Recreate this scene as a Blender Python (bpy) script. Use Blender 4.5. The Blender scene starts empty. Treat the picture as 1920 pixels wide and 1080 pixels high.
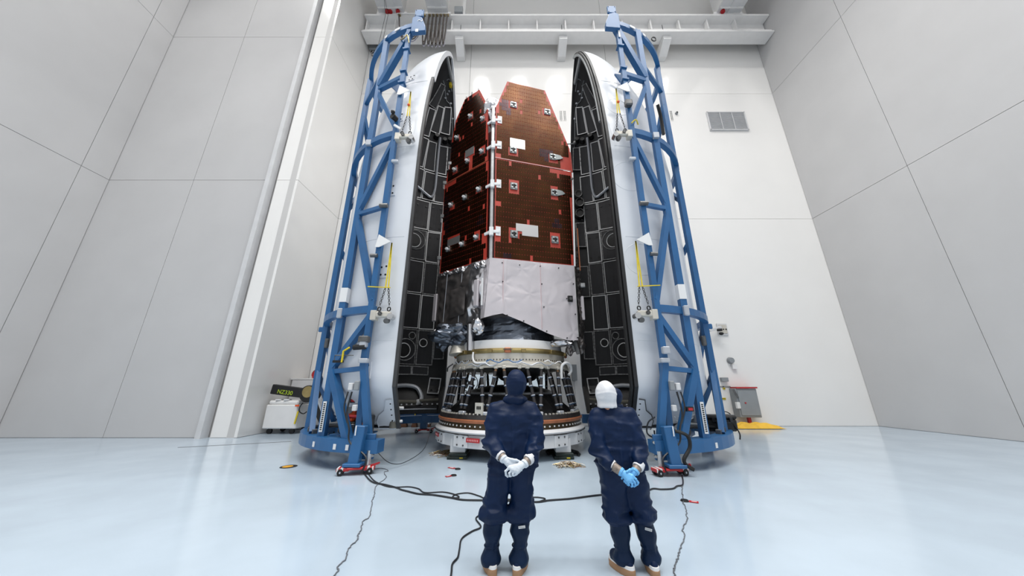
import bpy, bmesh, math, random
import numpy as np
from mathutils import Vector, Matrix, noise

random.seed(7)
C = bpy.context.scene.collection
sc = bpy.context.scene
PI = math.pi

# ------------------------------------------------------------------ camera
cam = bpy.data.cameras.new('camera')
cam.sensor_fit = 'HORIZONTAL'
cam.sensor_width = 36.0
cam.lens = 36.0 * 591.0 / 1920.0
cam.clip_end = 200
camo = bpy.data.objects.new('camera', cam)
C.objects.link(camo)
camo.location = (0, 0, 1.6)
camo.rotation_euler = (PI / 2 + math.atan(185 / 591.0), 0, 0)
sc.camera = camo

# ------------------------------------------------------------------ world, light, exposure
w = bpy.data.worlds.new('hall_light')
sc.world = w
w.use_nodes = True
w.node_tree.nodes['Background'].inputs[0].default_value = (0.93, 0.965, 1.0, 1)
w.node_tree.nodes['Background'].inputs[1].default_value = 0.6
sc.view_settings.view_transform = 'Standard'
sc.view_settings.look = 'None'
sc.view_settings.gamma = 1.0
sc.view_settings.use_curve_mapping = False
sc.view_settings.exposure = 0.14
LAMP_W = 275.0
LAMPS = [(x * 3.3 + 0.6, y) for y in (7.4, 0.8, -4.6) for x in range(-4, 5)]
for (x, y) in LAMPS:
    l = bpy.data.lights.new('ceiling_lamp_light', 'AREA')
    l.shape = 'SQUARE'
    l.size = 1.0
    l.energy = LAMP_W * (0.58 if y > 5 else 1.0)
    l.spread = math.radians(140)
    l.color = (1.0, 0.985, 0.96)
    o = bpy.data.objects.new('ceiling_lamp_light', l)
    C.objects.link(o)
    o.location = (x, y, 27.2)
sc.cycles.max_bounces = 8
sc.cycles.diffuse_bounces = 4
sc.cycles.glossy_bounces = 4

# ------------------------------------------------------------------ helpers
def lin(h):
    h = h.lstrip('#')
    o = []
    for i in (0, 2, 4):
        c = int(h[i:i + 2], 16) / 255.0
        o.append(c / 12.92 if c <= 0.04045 else ((c + 0.055) / 1.055) ** 2.4)
    return tuple(o) + (1,)

def mat(name, col, rough=0.5, metal=0.0, var=0.0, vscale=3.0, bump=0.0, bscale=20.0, coat=0.0, spec=0.5, emit=0, col2=None, stretch=None, detail=4, sheen=0):
    m = bpy.data.materials.new(name)
    m.use_nodes = True
    nt = m.node_tree
    b = nt.nodes['Principled BSDF']
    c = lin(col)
    b.inputs['Base Color'].default_value = c
    b.inputs['Roughness'].default_value = rough
    b.inputs['Metallic'].default_value = metal
    b.inputs['Specular IOR Level'].default_value = spec
    if coat:
        b.inputs['Coat Weight'].default_value = coat
        b.inputs['Coat Roughness'].default_value = 0.08
    if sheen:
        b.inputs['Sheen Weight'].default_value = sheen
    if emit:
        b.inputs['Emission Color'].default_value = c
        b.inputs['Emission Strength'].default_value = emit
    tc = nt.nodes.new('ShaderNodeTexCoord')
    src = tc.outputs['Object']
    if stretch:
        mp = nt.nodes.new('ShaderNodeMapping')
        mp.inputs['Scale'].default_value = stretch
        nt.links.new(src, mp.inputs['Vector'])
        src = mp.outputs[0]
    if var or col2:
        n = nt.nodes.new('ShaderNodeTexNoise')
        n.inputs['Scale'].default_value = vscale
        n.inputs['Detail'].default_value = detail
        nt.links.new(src, n.inputs['Vector'])
        r = nt.nodes.new('ShaderNodeValToRGB')
        r.color_ramp.elements[0].position = 0.35
        r.color_ramp.elements[1].position = 0.65
        r.color_ramp.elements[0].color = lin(col2) if col2 else tuple(x * (1 - var) for x in c[:3]) + (1,)
        r.color_ramp.elements[1].color = c if col2 else tuple(min(1, x * (1 + var)) for x in c[:3]) + (1,)
        nt.links.new(n.outputs['Fac'], r.inputs[0])
        nt.links.new(r.outputs[0], b.inputs['Base Color'])
    if bump:
        n2 = nt.nodes.new('ShaderNodeTexNoise')
        n2.inputs['Scale'].default_value = bscale
        n2.inputs['Detail'].default_value = 5
        nt.links.new(src, n2.inputs['Vector'])
        bp = nt.nodes.new('ShaderNodeBump')
        bp.inputs['Strength'].default_value = bump
        bp.inputs['Distance'].default_value = 0.02
        nt.links.new(n2.outputs['Fac'], bp.inputs['Height'])
        nt.links.new(bp.outputs[0], b.inputs['Normal'])
    return m

ORG = {}

class MB:
    """collects shapes in world space and links them as one mesh object"""
    def __init__(s):
        s.v = []; s.f = []; s.mi = []; s.cur = 0
    def add(s, vs, fs):
        o = len(s.v)
        s.v += [tuple(v) for v in vs]
        s.f += [tuple(i + o for i in f) for f in fs]
        s.mi += [s.cur] * len(fs)
        return s
    def box(s, c, d, R=None, rz=0.0):
        if R is None: R = Matrix.Rotation(rz, 3, 'Z')
        c = Vector(c)
        vs = [c + R @ Vector((x * d[0] / 2, y * d[1] / 2, z * d[2] / 2)) for z in (-1, 1) for y in (-1, 1) for x in (-1, 1)]
        return s.add(vs, [(0, 2, 3, 1), (4, 5, 7, 6), (0, 1, 5, 4), (2, 6, 7, 3), (0, 4, 6, 2), (1, 3, 7, 5)])
    def bar(s, a, b, w, h=None, up=(0, 0, 1)):
        a = Vector(a); b = Vector(b); h = h or w
        d = (b - a); L = d.length
        if L < 1e-6: return s
        d /= L
        u = Vector(up)
        if abs(d.dot(u)) > 0.99: u = Vector((0, 1, 0))
        x = d.cross(u).normalized(); y = x.cross(d)
        R = Matrix((x, d, y)).transposed()
        return s.box((a + b) / 2, (w, L, h), R)
    def cyl(s, a, b, r0, r1=None, n=12, cap=True):
        a = Vector(a); b = Vector(b)
        if r1 is None: r1 = r0
        d = (b - a).normalized()
        u = Vector((0, 0, 1)) if abs(d.z) < 0.9 else Vector((1, 0, 0))
        x = d.cross(u).normalized(); y = d.cross(x)
        vs = []
        for (p, r) in ((a, r0), (b, r1)):
            for i in range(n):
                t = 2 * PI * i / n
                vs.append(p + (x * math.cos(t) + y * math.sin(t)) * r)
        fs = [(i, i + n, (i + 1) % n + n, (i + 1) % n) for i in range(n)]
        if cap:
            fs.append(tuple(range(n))); fs.append(tuple(range(2 * n - 1, n - 1, -1)))
        return s.add(vs, fs)
    def tube(s, pts, r, n=6, closed=False, flat=1.0):
        P = [Vector(p) for p in pts]; N = len(P)
        rr = r if isinstance(r, (list, tuple)) else [r] * N
        vs = []; up = None
        for i, p in enumerate(P):
            if closed: d = P[(i + 1) % N] - P[i - 1]
            else: d = P[min(i + 1, N - 1)] - P[max(i - 1, 0)]
            d = d.normalized() if d.length > 1e-9 else Vector((0, 0, 1))
            if up is None: up = Vector((0, 0, 1)) if abs(d.z) < 0.9 else Vector((1, 0, 0))
            x = d.cross(up)
            if x.length < 1e-4: x = d.cross(Vector((0.3, 1, 0.2)))
            x.normalize(); y = x.cross(d); up = y
            for k in range(n):
                t = 2 * PI * k / n
                vs.append(p + x * (math.cos(t) * rr[i]) + y * (math.sin(t) * rr[i] * flat))
        fs = []
        for i in range(N if closed else N - 1):
            j = (i + 1) % N
            for k in range(n):
                k2 = (k + 1) % n
                fs.append((i * n + k, i * n + k2, j * n + k2, j * n + k))
        if not closed:
            fs.append(tuple(range(n - 1, -1, -1))); fs.append(tuple((N - 1) * n + k for k in range(n)))
        return s.add(vs, fs)
    def lathe(s, prof, c=(0, 0), n=48, a0=0.0, a1=2 * PI, close=False):
        full = abs(a1 - a0 - 2 * PI) < 1e-6
        m = n if full else n + 1
        vs = []
        for i in range(m):
            t = a0 + (a1 - a0) * i / n
            for (r, z) in prof:
                vs.append((c[0] + r * math.cos(t), c[1] + r * math.sin(t), z))
        k = len(prof); fs = []
        for i in range(n):
            j = (i + 1) % m
            for q in range(k if close else k - 1):
                q2 = (q + 1) % k
                fs.append((i * k + q, j * k + q, j * k + q2, i * k + q2))
        if close and not full:
            fs.append(tuple(range(k))); fs.append(tuple(n * k + q for q in range(k - 1, -1, -1)))
        return s.add(vs, fs)
    def prism(s, poly, ext):
        P = [Vector(p) for p in poly]; e = Vector(ext); n = len(P)
        vs = P + [p + e for p in P]
        fs = [tuple(range(n - 1, -1, -1)), tuple(range(n, 2 * n))]
        fs += [(i, (i + 1) % n, (i + 1) % n + n, i + n) for i in range(n)]
        return s.add(vs, fs)
    def sph(s, c, r, n=10, m=6):
        if not isinstance(r, (list, tuple)): r = (r, r, r)
        vs = [(c[0], c[1], c[2] - r[2])]
        for j in range(1, m):
            p = -PI / 2 + PI * j / m
            for i in range(n):
                t = 2 * PI * i / n
                vs.append((c[0] + r[0] * math.cos(p) * math.cos(t), c[1] + r[1] * math.cos(p) * math.sin(t), c[2] + r[2] * math.sin(p)))
        vs.append((c[0], c[1], c[2] + r[2]))
        fs = [(0, 1 + (i + 1) % n, 1 + i) for i in range(n)]
        for j in range(m - 2):
            for i in range(n):
                a = 1 + j * n + i; b = 1 + j * n + (i + 1) % n
                fs.append((a, b, b + n, a + n))
        L = len(vs) - 1; o = 1 + (m - 2) * n
        fs += [(L, o + i, o + (i + 1) % n) for i in range(n)]
        return s.add(vs, fs)
    def build(s, name, m, parent=None, smooth=False, bevel=0.0, label=None, flip=None):
        o0 = ORG.get(parent.name, Vector((0, 0, 0))) if parent else Vector((0, 0, 0))
        if parent is None and s.v:
            a = np.array(s.v)
            o0 = Vector((float((a[:, 0].min() + a[:, 0].max()) / 2), float((a[:, 1].min() + a[:, 1].max()) / 2), float(a[:, 2].min())))
        me = bpy.data.meshes.new(name)
        me.from_pydata([(v[0] - o0.x, v[1] - o0.y, v[2] - o0.z) for v in s.v], [], s.f)
        ms = m if isinstance(m, (list, tuple)) else [m]
        for q in ms: me.materials.append(q)
        if len(ms) > 1: me.polygons.foreach_set('material_index', s.mi)
        bm = bmesh.new(); bm.from_mesh(me)
        bmesh.ops.recalc_face_normals(bm, faces=bm.faces)
        if bevel:
            bmesh.ops.bevel(bm, geom=[e for e in bm.edges if len(e.link_faces) == 2 and e.calc_face_angle(0) > 0.6], offset=bevel, segments=1, affect='EDGES')
        bm.to_mesh(me); bm.free()
        if smooth:
            me.polygons.foreach_set('use_smooth', [True] * len(me.polygons))
            if smooth != 2:
                try: me.set_sharp_from_angle(angle=math.radians(38))
                except Exception: pass
        o = bpy.data.objects.new(name, me)
        C.objects.link(o)
        if parent: o.parent = parent
        else: o.location = o0
        ORG[o.name] = o0
        if label: o['label'] = label
        return o

def thing(name, label, cat, loc=(0, 0, 0), group=None):
    o = bpy.data.objects.new(name, None)
    o.empty_display_size = 0.2
    C.objects.link(o)
    o.location = loc
    ORG[o.name] = Vector(loc)
    o['label'] = label; o['category'] = cat
    if group: o['group'] = group
    return o

def tag(o, label, cat, group=None):
    o['label'] = label; o['category'] = cat
    if group: o['group'] = group
    return o

def struct(o):
    o['kind'] = 'structure'
    return o

def copy_tree(o, loc=None, rz=None, label=None, parent=None):
    c = o.copy()
    C.objects.link(c)
    if parent: c.parent = parent
    for ch in list(o.children): copy_tree(ch, parent=c)
    if loc: c.location = loc
    if rz is not None: c.rotation_euler = (0, 0, rz)
    if label: c['label'] = label
    return c

def text(name, body, size, loc, rot, m, parent=None, align='CENTER', ext=0.002):
    cu = bpy.data.curves.new(name, 'FONT')
    cu.body = body; cu.size = size; cu.extrude = ext
    cu.align_x = align; cu.align_y = 'CENTER'
    cu.materials.append(m)
    o = bpy.data.objects.new(name, cu)
    C.objects.link(o)
    o0 = ORG.get(parent.name, Vector((0, 0, 0))) if parent else Vector((0, 0, 0))
    o.location = Vector(loc) - o0
    o.rotation_euler = rot
    bpy.context.view_layer.update()
    me = bpy.data.meshes.new_from_object(o.evaluated_get(bpy.context.evaluated_depsgraph_get()))
    q = bpy.data.objects.new(name, me)
    C.objects.link(q)
    q.location = o.location; q.rotation_euler = rot
    bpy.data.objects.remove(o)
    q.name = name
    if not me.materials: me.materials.append(m)
    if parent: q.parent = parent
    return q

def spline(pts, k=6):
    P = [Vector(p) for p in pts]; out = []
    for i in range(len(P) - 1):
        p0 = P[max(i - 1, 0)]; p1 = P[i]; p2 = P[i + 1]; p3 = P[min(i + 2, len(P) - 1)]
        for q in range(k):
            t = q / k
            out.append(0.5 * ((2 * p1) + (p2 - p0) * t + (2 * p0 - 5 * p1 + 4 * p2 - p3) * t * t + (3 * p1 - p0 - 3 * p2 + p3) * t ** 3))
    out.append(P[-1])
    return out

# ------------------------------------------------------------------ materials
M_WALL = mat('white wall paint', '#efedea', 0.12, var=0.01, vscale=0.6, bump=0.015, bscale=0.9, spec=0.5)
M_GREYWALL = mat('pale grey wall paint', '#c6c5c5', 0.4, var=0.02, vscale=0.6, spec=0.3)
M_JOINT = mat('grey wall joint', '#c9c7c5', 0.7)
M_FLOOR = mat('pale blue epoxy floor', '#b2c1ce', 0.16, var=0.05, vscale=0.9, bump=0.02, bscale=2.2, spec=0.5)
M_STEELW = mat('white painted steel', '#e6e5e4', 0.4, var=0.02)
M_STEELG = mat('light grey painted steel', '#d3d3d4', 0.45, var=0.03)
M_BLUE = mat('blue painted steel', '#285e8f', 0.36, var=0.07, vscale=2.0, spec=0.5)
M_DBLUE = mat('dark blue painted steel', '#1d3f63', 0.45, var=0.06)
M_SHELL = mat('white fairing paint', '#d8dbe0', 0.27, var=0.025, vscale=0.8, bump=0.02, bscale=3, spec=0.45)
M_BLACK = mat('matte black liner', '#1e1e20', 0.5, var=0.2, vscale=2)
M_PANEL = mat('black acoustic panel', '#202024', 0.42, var=0.15, vscale=3, bump=0.05, bscale=30)
M_TAPE = mat('white edge tape', '#e8e8e8', 0.5, var=0.05)
M_TAPE2 = mat('scuffed grey edge tape', '#8f8f8f', 0.55, var=0.4, vscale=14)
M_GASKET = mat('dark grey rim gasket', '#3a3a3b', 0.5, var=0.15, vscale=4)
M_RUBBER = mat('black rubber', '#0d0d0e', 0.55)
M_SILVER = mat('brushed silver metal', '#c9c9c9', 0.3, 0.9, var=0.08, vscale=9)
M_DSILVER = mat('dull dark metal', '#6a6a6a', 0.45, 0.8, var=0.15, vscale=9)
M_WHITE = mat('white plastic', '#e6e6e6', 0.4)
M_GREY = mat('grey enamel', '#8d9194', 0.45, var=0.04)
M_RED = mat('red enamel', '#b3252a', 0.4, var=0.1)
M_ORANGE = mat('orange plastic', '#e2561d', 0.45)
M_YELLOW = mat('yellow webbing', '#d9c12c', 0.6, var=0.1, vscale=10)
M_FOILD = mat('dark crumpled foil', '#7d7775', 0.28, 0.72, var=0.15, vscale=3, bump=0.12, bscale=5)
M_FOILB = mat('blue grey foil', '#686e78', 0.32, 0.9, var=0.25, vscale=3, bump=0.3, bscale=6)
M_FOILS = mat('bright silver foil', '#d8d7da', 0.26, 0.95, bump=0.12, bscale=7)
M_BLANKET = mat('pale satin blanket', '#cfc8cb', 0.38, 0.25, var=0.03, vscale=2, bump=0.12, bscale=5)
M_FOILK = mat('black kapton sheet', '#0c0c0e', 0.32, var=0.3, vscale=3, bump=0.4, bscale=5)
M_REDSUB = mat('red orange panel substrate', '#b23a2b', 0.5, var=0.08, vscale=6)
M_GOLD = mat('tan anodised metal', '#a08d5e', 0.35, 0.75, var=0.15, vscale=3)
M_CREAM = mat('cream primed metal', '#cdc8bd', 0.4, 0.3, var=0.06, vscale=4)
M_COPPER = mat('copper coloured band', '#b4714f', 0.42, 0.4, var=0.12, vscale=6)
M_STRUT = mat('dark composite strut', '#2e2b2b', 0.38, var=0.2, vscale=6)
M_STRUTTIP = mat('tan strut end', '#8a6a4e', 0.45, 0.3)
M_BAND = mat('pale clamp band', '#b9bdc4', 0.4, 0.4)
M_STAND = mat('white stand enamel', '#dadbdd', 0.35, var=0.03)
M_GREEN = mat('dark green block paint', '#15241f', 0.5, var=0.3, vscale=8)
M_WOOD = mat('brown wooden chock', '#6b4630', 0.6, var=0.2, vscale=8, stretch=(1, 8, 8))
M_CABLE = mat('black cable jacket', '#1a1d22', 0.45)
M_WIRE = mat('grey braided wire', '#666a70', 0.5, var=0.3, vscale=30)
M_TEXTK = mat('black print', '#151515', 0.6)
M_TEXTW = mat('white print', '#e4e4e4', 0.6)
M_LIME = mat('lime print', '#b5cc2a', 0.6)
M_NAVY = mat('navy cleanroom fabric', '#051c3c', 0.5, var=0.12, vscale=5, bump=0.1, bscale=30, spec=0.22)
M_NAVY2 = mat('navy boot fabric', '#041d3a', 0.48, var=0.1, vscale=5, bump=0.15, bscale=30, spec=0.22)
M_HOODW = mat('white hood fabric', '#d9dadd', 0.7, var=0.03, bump=0.15, bscale=30)
M_GLOVEW = mat('white knit glove', '#d4dbe2', 0.75, var=0.04, bump=0.15, bscale=90)
M_GLOVEB = mat('light blue nitrile glove', '#6db3e6', 0.4, var=0.06, vscale=12)
M_WRIST = mat('grey brown wrist tape', '#85796f', 0.5, 0.2, var=0.3, vscale=40)
M_SOLE = mat('tan rubber sole', '#ad8460', 0.6, var=0.06, vscale=10)
M_SKIN = mat('skin', '#b98468', 0.55)
M_EYE = mat('dark eye', '#1a1512', 0.2)
M_LAMP = mat('lamp diffuser', '#ffffff', 0.5, emit=2.0)
M_CLOTHY = mat('yellow sheet', '#e8b93c', 0.6, var=0.1)
# ------------------------------------------------------------------ room shell
struct(MB().box((0.0, 4.4, -0.1), (34, 21.2, 0.2)).build('floor', M_FLOOR))
struct(MB().box((0.0, 4.4, 28.2), (34, 21.2, 0.2)).build('ceiling', M_GREYWALL))
wb = struct(MB().box((3.2, 14.75, 14.0), (26.0, 0.3, 28.2)).build('wall_back', M_JOINT))
G = 0.018
for (x0, x1) in ((-9.0, -2.56), (-2.56, 5.84), (5.84, 15.6)):
    for (z0, z1) in ((0.0, 9.9), (9.9, 18.3), (18.3, 27.9)):
        MB().box(((x0 + x1) / 2, 14.56, (z0 + z1) / 2), (x1 - x0 - G, 0.1, z1 - z0 - G)).build('wall_panel', M_WALL, wb)
# left: side wall of the bay (X = -9), then a wall facing the camera (Y = 11.3)
wl = struct(MB().box((-9.22, 12.95, 14.0), (0.24, 3.3, 28.2)).build('wall_left', M_JOINT))
for (z0, z1) in ((0.0, 9.9), (9.9, 18.3), (18.3, 27.9)):
    MB().box((-9.05, 12.9, (z0 + z1) / 2), (0.1, 3.2, z1 - z0 - G)).build('wall_panel', M_WALL, wl)
wf = struct(MB().box((-13.1, 11.6, 14.0), (7.9, 0.3, 28.2)).build('wall_front_left', M_JOINT))
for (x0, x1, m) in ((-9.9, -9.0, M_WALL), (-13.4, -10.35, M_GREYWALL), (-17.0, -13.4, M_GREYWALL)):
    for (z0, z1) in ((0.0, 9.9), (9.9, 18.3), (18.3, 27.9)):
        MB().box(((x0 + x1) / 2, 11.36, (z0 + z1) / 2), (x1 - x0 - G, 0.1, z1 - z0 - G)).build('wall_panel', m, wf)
struct(MB().box((-10.12, 11.25, 14), (0.18, 0.3, 28)).build('trim_1', M_STEELG))
# far side walls
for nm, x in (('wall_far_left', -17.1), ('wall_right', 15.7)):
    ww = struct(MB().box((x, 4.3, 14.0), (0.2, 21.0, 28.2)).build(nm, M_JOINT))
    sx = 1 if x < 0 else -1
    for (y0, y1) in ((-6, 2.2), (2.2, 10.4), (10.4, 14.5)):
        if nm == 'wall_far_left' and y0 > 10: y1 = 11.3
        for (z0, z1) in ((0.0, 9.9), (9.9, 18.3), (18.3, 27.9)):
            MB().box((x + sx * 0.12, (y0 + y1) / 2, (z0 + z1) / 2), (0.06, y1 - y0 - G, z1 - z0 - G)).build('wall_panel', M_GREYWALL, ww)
# expansion joint in the floor at the left
struct(MB().bar((-6.75, 10.6, 0.0), (-9.2, 9.6, 0.0), 0.05, 0.006).build('trim_2', M_GASKET))

# ceiling lamps (above the frame, seen mirrored in the glossy wall)
first = None
for i, (x, y) in enumerate(LAMPS):
    if first is None:
        first = thing('ceiling_lamp', 'square white ceiling lamp, first from the left in the back row', 'lamp', (x, y, 27.25), 'ceiling lamps')
        MB().box((x, y, 27.7), (1.25, 1.25, 0.8)).build('housing', M_STEELW, first, bevel=0.03)
        MB().box((x, y, 27.27), (1.05, 1.05, 0.05)).build('diffuser', M_LAMP, first)
    else:
        copy_tree(first, (x, y, 27.25), label='square white ceiling lamp, %s from the left in the %s row' % (('first', 'second', 'third', 'fourth', 'fifth', 'sixth', 'seventh', 'eighth', 'ninth')[i % 9], ('back', 'middle', 'front')[i // 9]))

# ------------------------------------------------------------------ crane runway on the back wall
rw = thing('crane_runway', 'long white crane runway girder on brackets high on the back wall', 'girder', (2, 13.8, 21.6))
MB().box((3.3, 13.75, 22.4), (24.4, 0.06, 1.3)).build('web', M_STEELW, rw)
MB().box((3.3, 13.6, 21.66), (24.4, 0.75, 0.1)).build('flange', M_STEELW, rw)
MB().box((3.3, 13.6, 21.92), (24.4, 0.5, 0.07)).build('flange', M_STEELW, rw)
MB().box((3.3, 13.6, 23.02), (24.4, 0.75, 0.12)).build('flange', M_STEELW, rw)
MB().box((3.3, 13.45, 23.14), (24.4, 0.12, 0.12)).build('rail', M_STEELG, rw)
for k in range(-5, 9):
    MB().box((k * 1.72 - 0.2, 13.6, 22.4), (0.07, 0.34, 1.1)).build('stiffener', M_STEELW, rw)
for x in (-3.15, 3.05, 9.25):
    b = MB()
    b.prism([(x - 0.24, 14.5, 20.9), (x - 0.24, 14.5, 21.6), (x - 0.24, 13.45, 21.6), (x - 0.24, 13.45, 21.35), (x - 0.24, 14.2, 20.9)], (0.48, 0, 0))
    b.build('bracket', M_STEELW, rw)
    MB().bar((x, 13.72, 21.7), (x, 13.72, 22.9), 0.03).build('rod', M_DSILVER, rw)

# bridge cranes
def bridge_crane(label, girders, lamp_x):
    t = thing('bridge_crane', label, 'crane', (girders[0][0], 10, 23.2))
    for (x0, x1) in girders:
        xm = (x0 + x1) / 2
        MB().box((xm, 7.6, 24.35), (x1 - x0 - 0.3, 12.2, 1.9)).build('girder', M_STEELW, t)
        MB().box((xm, 7.6, 23.37), (x1 - x0, 12.2, 0.09)).build('flange', M_STEELG, t)
        MB().box((xm + 0.1, 7.6, 23.30), (0.4, 12.2, 0.05)).build('rail', M_STEELG, t)
        for y in (13.0, 11.0, 9.0):
            MB().box((xm, y, 23.29), (x1 - x0 - 0.1, 0.07, 0.10)).build('diaphragm', M_STEELW, t)
        MB().box((xm, 13.55, 23.32), (x1 - x0 + 0.3, 0.5, 0.24)).build('end_truck', M_STEELW, t, bevel=0.03)
    for x in lamp_x:
        MB().cyl((x, 13.2, 23.2), (x, 13.2, 23.45), 0.12, 0.12, 10).build('warning_light', M_RED, t)
    return t
bc = bridge_crane('white twin girder bridge crane with blue pulley above the left support frame', [(-8.1, -6.55), (-5.12, -3.88)], (-7.55, -7.35, -6.9))
MB().cyl((-7.25, 12.0, 23.0), (-7.25, 12.12, 23.0), 0.26, 0.26, 14).build('pulley', M_DBLUE, bc)
MB().tube([(-7.25, 12.0, 22.9), (-7.5, 13.0, 22.6), (-7.75, 13.25, 20.6)], 0.012, 4).build('cable', M_DSILVER, bc)
MB().tube([(-7.25, 12.0, 22.9), (-7.35, 13.0, 22.6), (-7.55, 13.25, 20.6)], 0.012, 4).build('cable', M_DSILVER, bc)
MB().box((-3.25, 13.4, 23.5), (0.5, 0.4, 0.5)).build('junction_box', M_GREY, bc, bevel=0.02)
MB().box((-2.95, 13.5, 24.6), (0.18, 0.25, 3.0)).build('cable_duct', M_STEELW, bc)
bridge_crane('white bridge crane at the upper right with small red lamp', [(12.45, 13.9)], (12.75,))

# festoon cable
ft = thing('festoon_cable', 'looped brown and grey festoon cable hanging in front of crane runway', 'cable', (-4.3, 13.15, 22.9))
MB().bar((-6.9, 13.15, 22.97), (-3.7, 13.15, 22.97), 0.07).build('track', M_STEELG, ft)
M_FEST = mat('brown grey flat cable', '#4a423c', 0.5, var=0.3, vscale=6)
M_FEST2 = mat('lilac grey flat cable', '#8c8a96', 0.5, var=0.3, vscale=6)
xs = [-6.75, -5.25, -4.95, -4.72, -4.5, -4.28, -4.06, -3.86]
for i, x in enumerate(xs):
    MB().box((x, 13.15, 22.85), (0.14, 0.1, 0.12)).build('trolley', M_GOLD, ft)
    if i + 1 < len(xs):
        x2 = xs[i + 1]; dp = (2.25 + 0.2 * random.random()) if i else 2.0
        for dy, mm in ((0, M_FEST), (0.07, M_FEST2), (-0.06, M_FEST)):
            pts = []
            for k in range(13):
                u = k / 12.0
                pts.append((x + (x2 - x) * u + 0.03 * math.sin(PI * u * 2) * random.random(), 13.12 + dy, 22.8 - (dp + dy * 1.2) * (1 - abs(2 * u - 1) ** 4)))
            MB().tube(pts, 0.03, 5).build('cable_loop', mm, ft)
jb = thing('junction_box', 'grey metal junction box on the back wall beside the left corner', 'box', (-8.6, 14.4, 21.6))
MB().box((-8.55, 14.36, 22.0), (0.66, 0.28, 0.75)).build('body', M_GREY, jb, bevel=0.02)
for k in range(4):
    MB().tube([(-8.75 + k * 0.16, 14.36, 21.62), (-8.75 + k * 0.16, 14.3, 21.35), (-8.68 + k * 0.16, 14.3, 21.3)], 0.035, 6).build('conduit_stub', M_DSILVER, jb)
MB().tube([(-8.0 + 0.14 * math.cos(t), 14.3, 22.25 + 0.17 * math.sin(t)) for t in [i * PI / 6 for i in range(12)]], 0.035, 6, True).build('hook_ring', M_DSILVER, jb)

# ------------------------------------------------------------------ fittings on the back wall, right
gr = thing('wall_grille', 'large grey louvred ventilation grille high on the back wall at right', 'grille', (12.3, 14.5, 15.6))
MB().box((12.4, 14.49, 16.2), (2.2, 0.04, 1.3)).build('backing', M_STEELG, gr)
for s_ in (-1, 1):
    MB().box((12.4 + s_ * 1.08, 14.46, 16.2), (0.06, 0.1, 1.3)).build('frame', M_STEELG, gr)
    MB().box((12.4, 14.46, 16.2 + s_ * 0.63), (2.2, 0.1, 0.05)).build('frame', M_STEELG, gr)
for k in range(15):
    R = Matrix.Rotation(0.6, 3, 'X')
    MB().box((12.4, 14.46, 15.62 + k * 0.083), (2.1, 0.07, 0.015), R).build('slat', M_STEELG, gr)
for x in (12.05, 12.75):
    MB().box((x, 14.43, 16.2), (0.02, 0.04, 1.25)).build('mullion', M_STEELG, gr)
for i, x0 in enumerate((2.85, 9.05)):
    vt = thing('wall_vent', ('pair of small pierced vent strips on the back wall right of the satellite top', 'pair of small pierced vent strips on the back wall behind right frame')[i], 'vent', (x0, 14.5, 16.3))
    for dx in (0.0, 0.22):
        MB().box((x0 + dx, 14.5, 16.65), (0.15, 0.02, 0.74)).build('plate', M_WALL, vt)
        hb = MB()
        for r in range(9):
            for c_ in range(2): hb.box((x0 + dx - 0.035 + c_ * 0.07, 14.485, 16.35 + r * 0.075), (0.045, 0.012, 0.035))
        hb.build('holes', M_DSILVER, vt)
o = thing('wall_sensor', 'tiny round grey sensor on the back wall right of the right frame', 'sensor', (9.58, 14.45, 16.79))
MB().cyl((9.58, 14.5, 16.79), (9.58, 14.4, 16.79), 0.085, 0.07, 12).build('body', M_GREY, o)
MB().sph((9.58, 14.39, 16.79), 0.04, 8, 5).build('lens', M_RUBBER, o)
sn = thing('security_camera', 'black twin security camera on an arm beside a square wall plate', 'camera', (9.7, 14.4, 3.9))
MB().box((9.72, 14.47, 4.13), (0.46, 0.06, 0.55)).build('wall_plate', M_STEELG, sn, bevel=0.01)
MB().box((9.73, 14.43, 4.13), (0.33, 0.03, 0.4)).build('cover_plate', M_CREAM, sn)
for dx in (-0.09, 0.0, 0.12): MB().cyl((9.73 + dx, 14.42, 4.12), (9.73 + dx, 14.39, 4.12), 0.03, n=8).build('plug', M_RUBBER, sn)
MB().bar((9.55, 14.3, 4.2), (8.85, 14.1, 4.0), 0.12).build('arm', M_STEELG, sn, bevel=0.01)
MB().cyl((9.28, 14.2, 4.05), (9.46, 14.1, 4.05), 0.06, n=10).build('camera_head', M_RUBBER, sn)
MB().sph((9.42, 14.15, 3.88), (0.1, 0.1, 0.07), 10, 6).build('camera_head', M_RUBBER, sn)
struct(text('trim_lettering', '42', 0.16, (9.05, 14.49, 3.77), (PI / 2, 0, 0), M_TEXTK))
o = MB().box((9.34, 14.44, 1.9), (0.3, 0.14, 0.17)).build('wall_box', M_GREY, None, bevel=0.01)
tag(o, 'small grey box on the white wall above the black sign strip', 'box')
sg = thing('sign_strip', 'narrow black sign strip with white letters above the electrical cabinet', 'sign', (9.3, 14.48, 1.6))
MB().box((9.3, 14.49, 1.6), (0.56, 0.015, 0.045)).build('plate', M_RUBBER, sg)
lb = MB()
for k in range(11):
    if k != 4: lb.box((9.08 + k * 0.045, 14.479, 1.6), (0.026, 0.006, 0.022))
lb.build('lettering', M_TEXTW, sg)
for i, (x, z, wd) in enumerate(((9.29, 1.52, 0.1), (9.18, 1.1, 0.2))):
    o = thing('warning_label', ('small yellow warning label just under the black sign strip', 'yellow warning label with a white top beside the electrical cabinet')[i], 'label', (x, 14.48, z))
    MB().box((x, 14.49, z), (wd, 0.012, 0.08)).build('plate', M_YELLOW, o)
    MB().box((x, 14.48, z), (wd * 0.7, 0.008, 0.015)).build('stripe', M_TEXTK, o)
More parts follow.
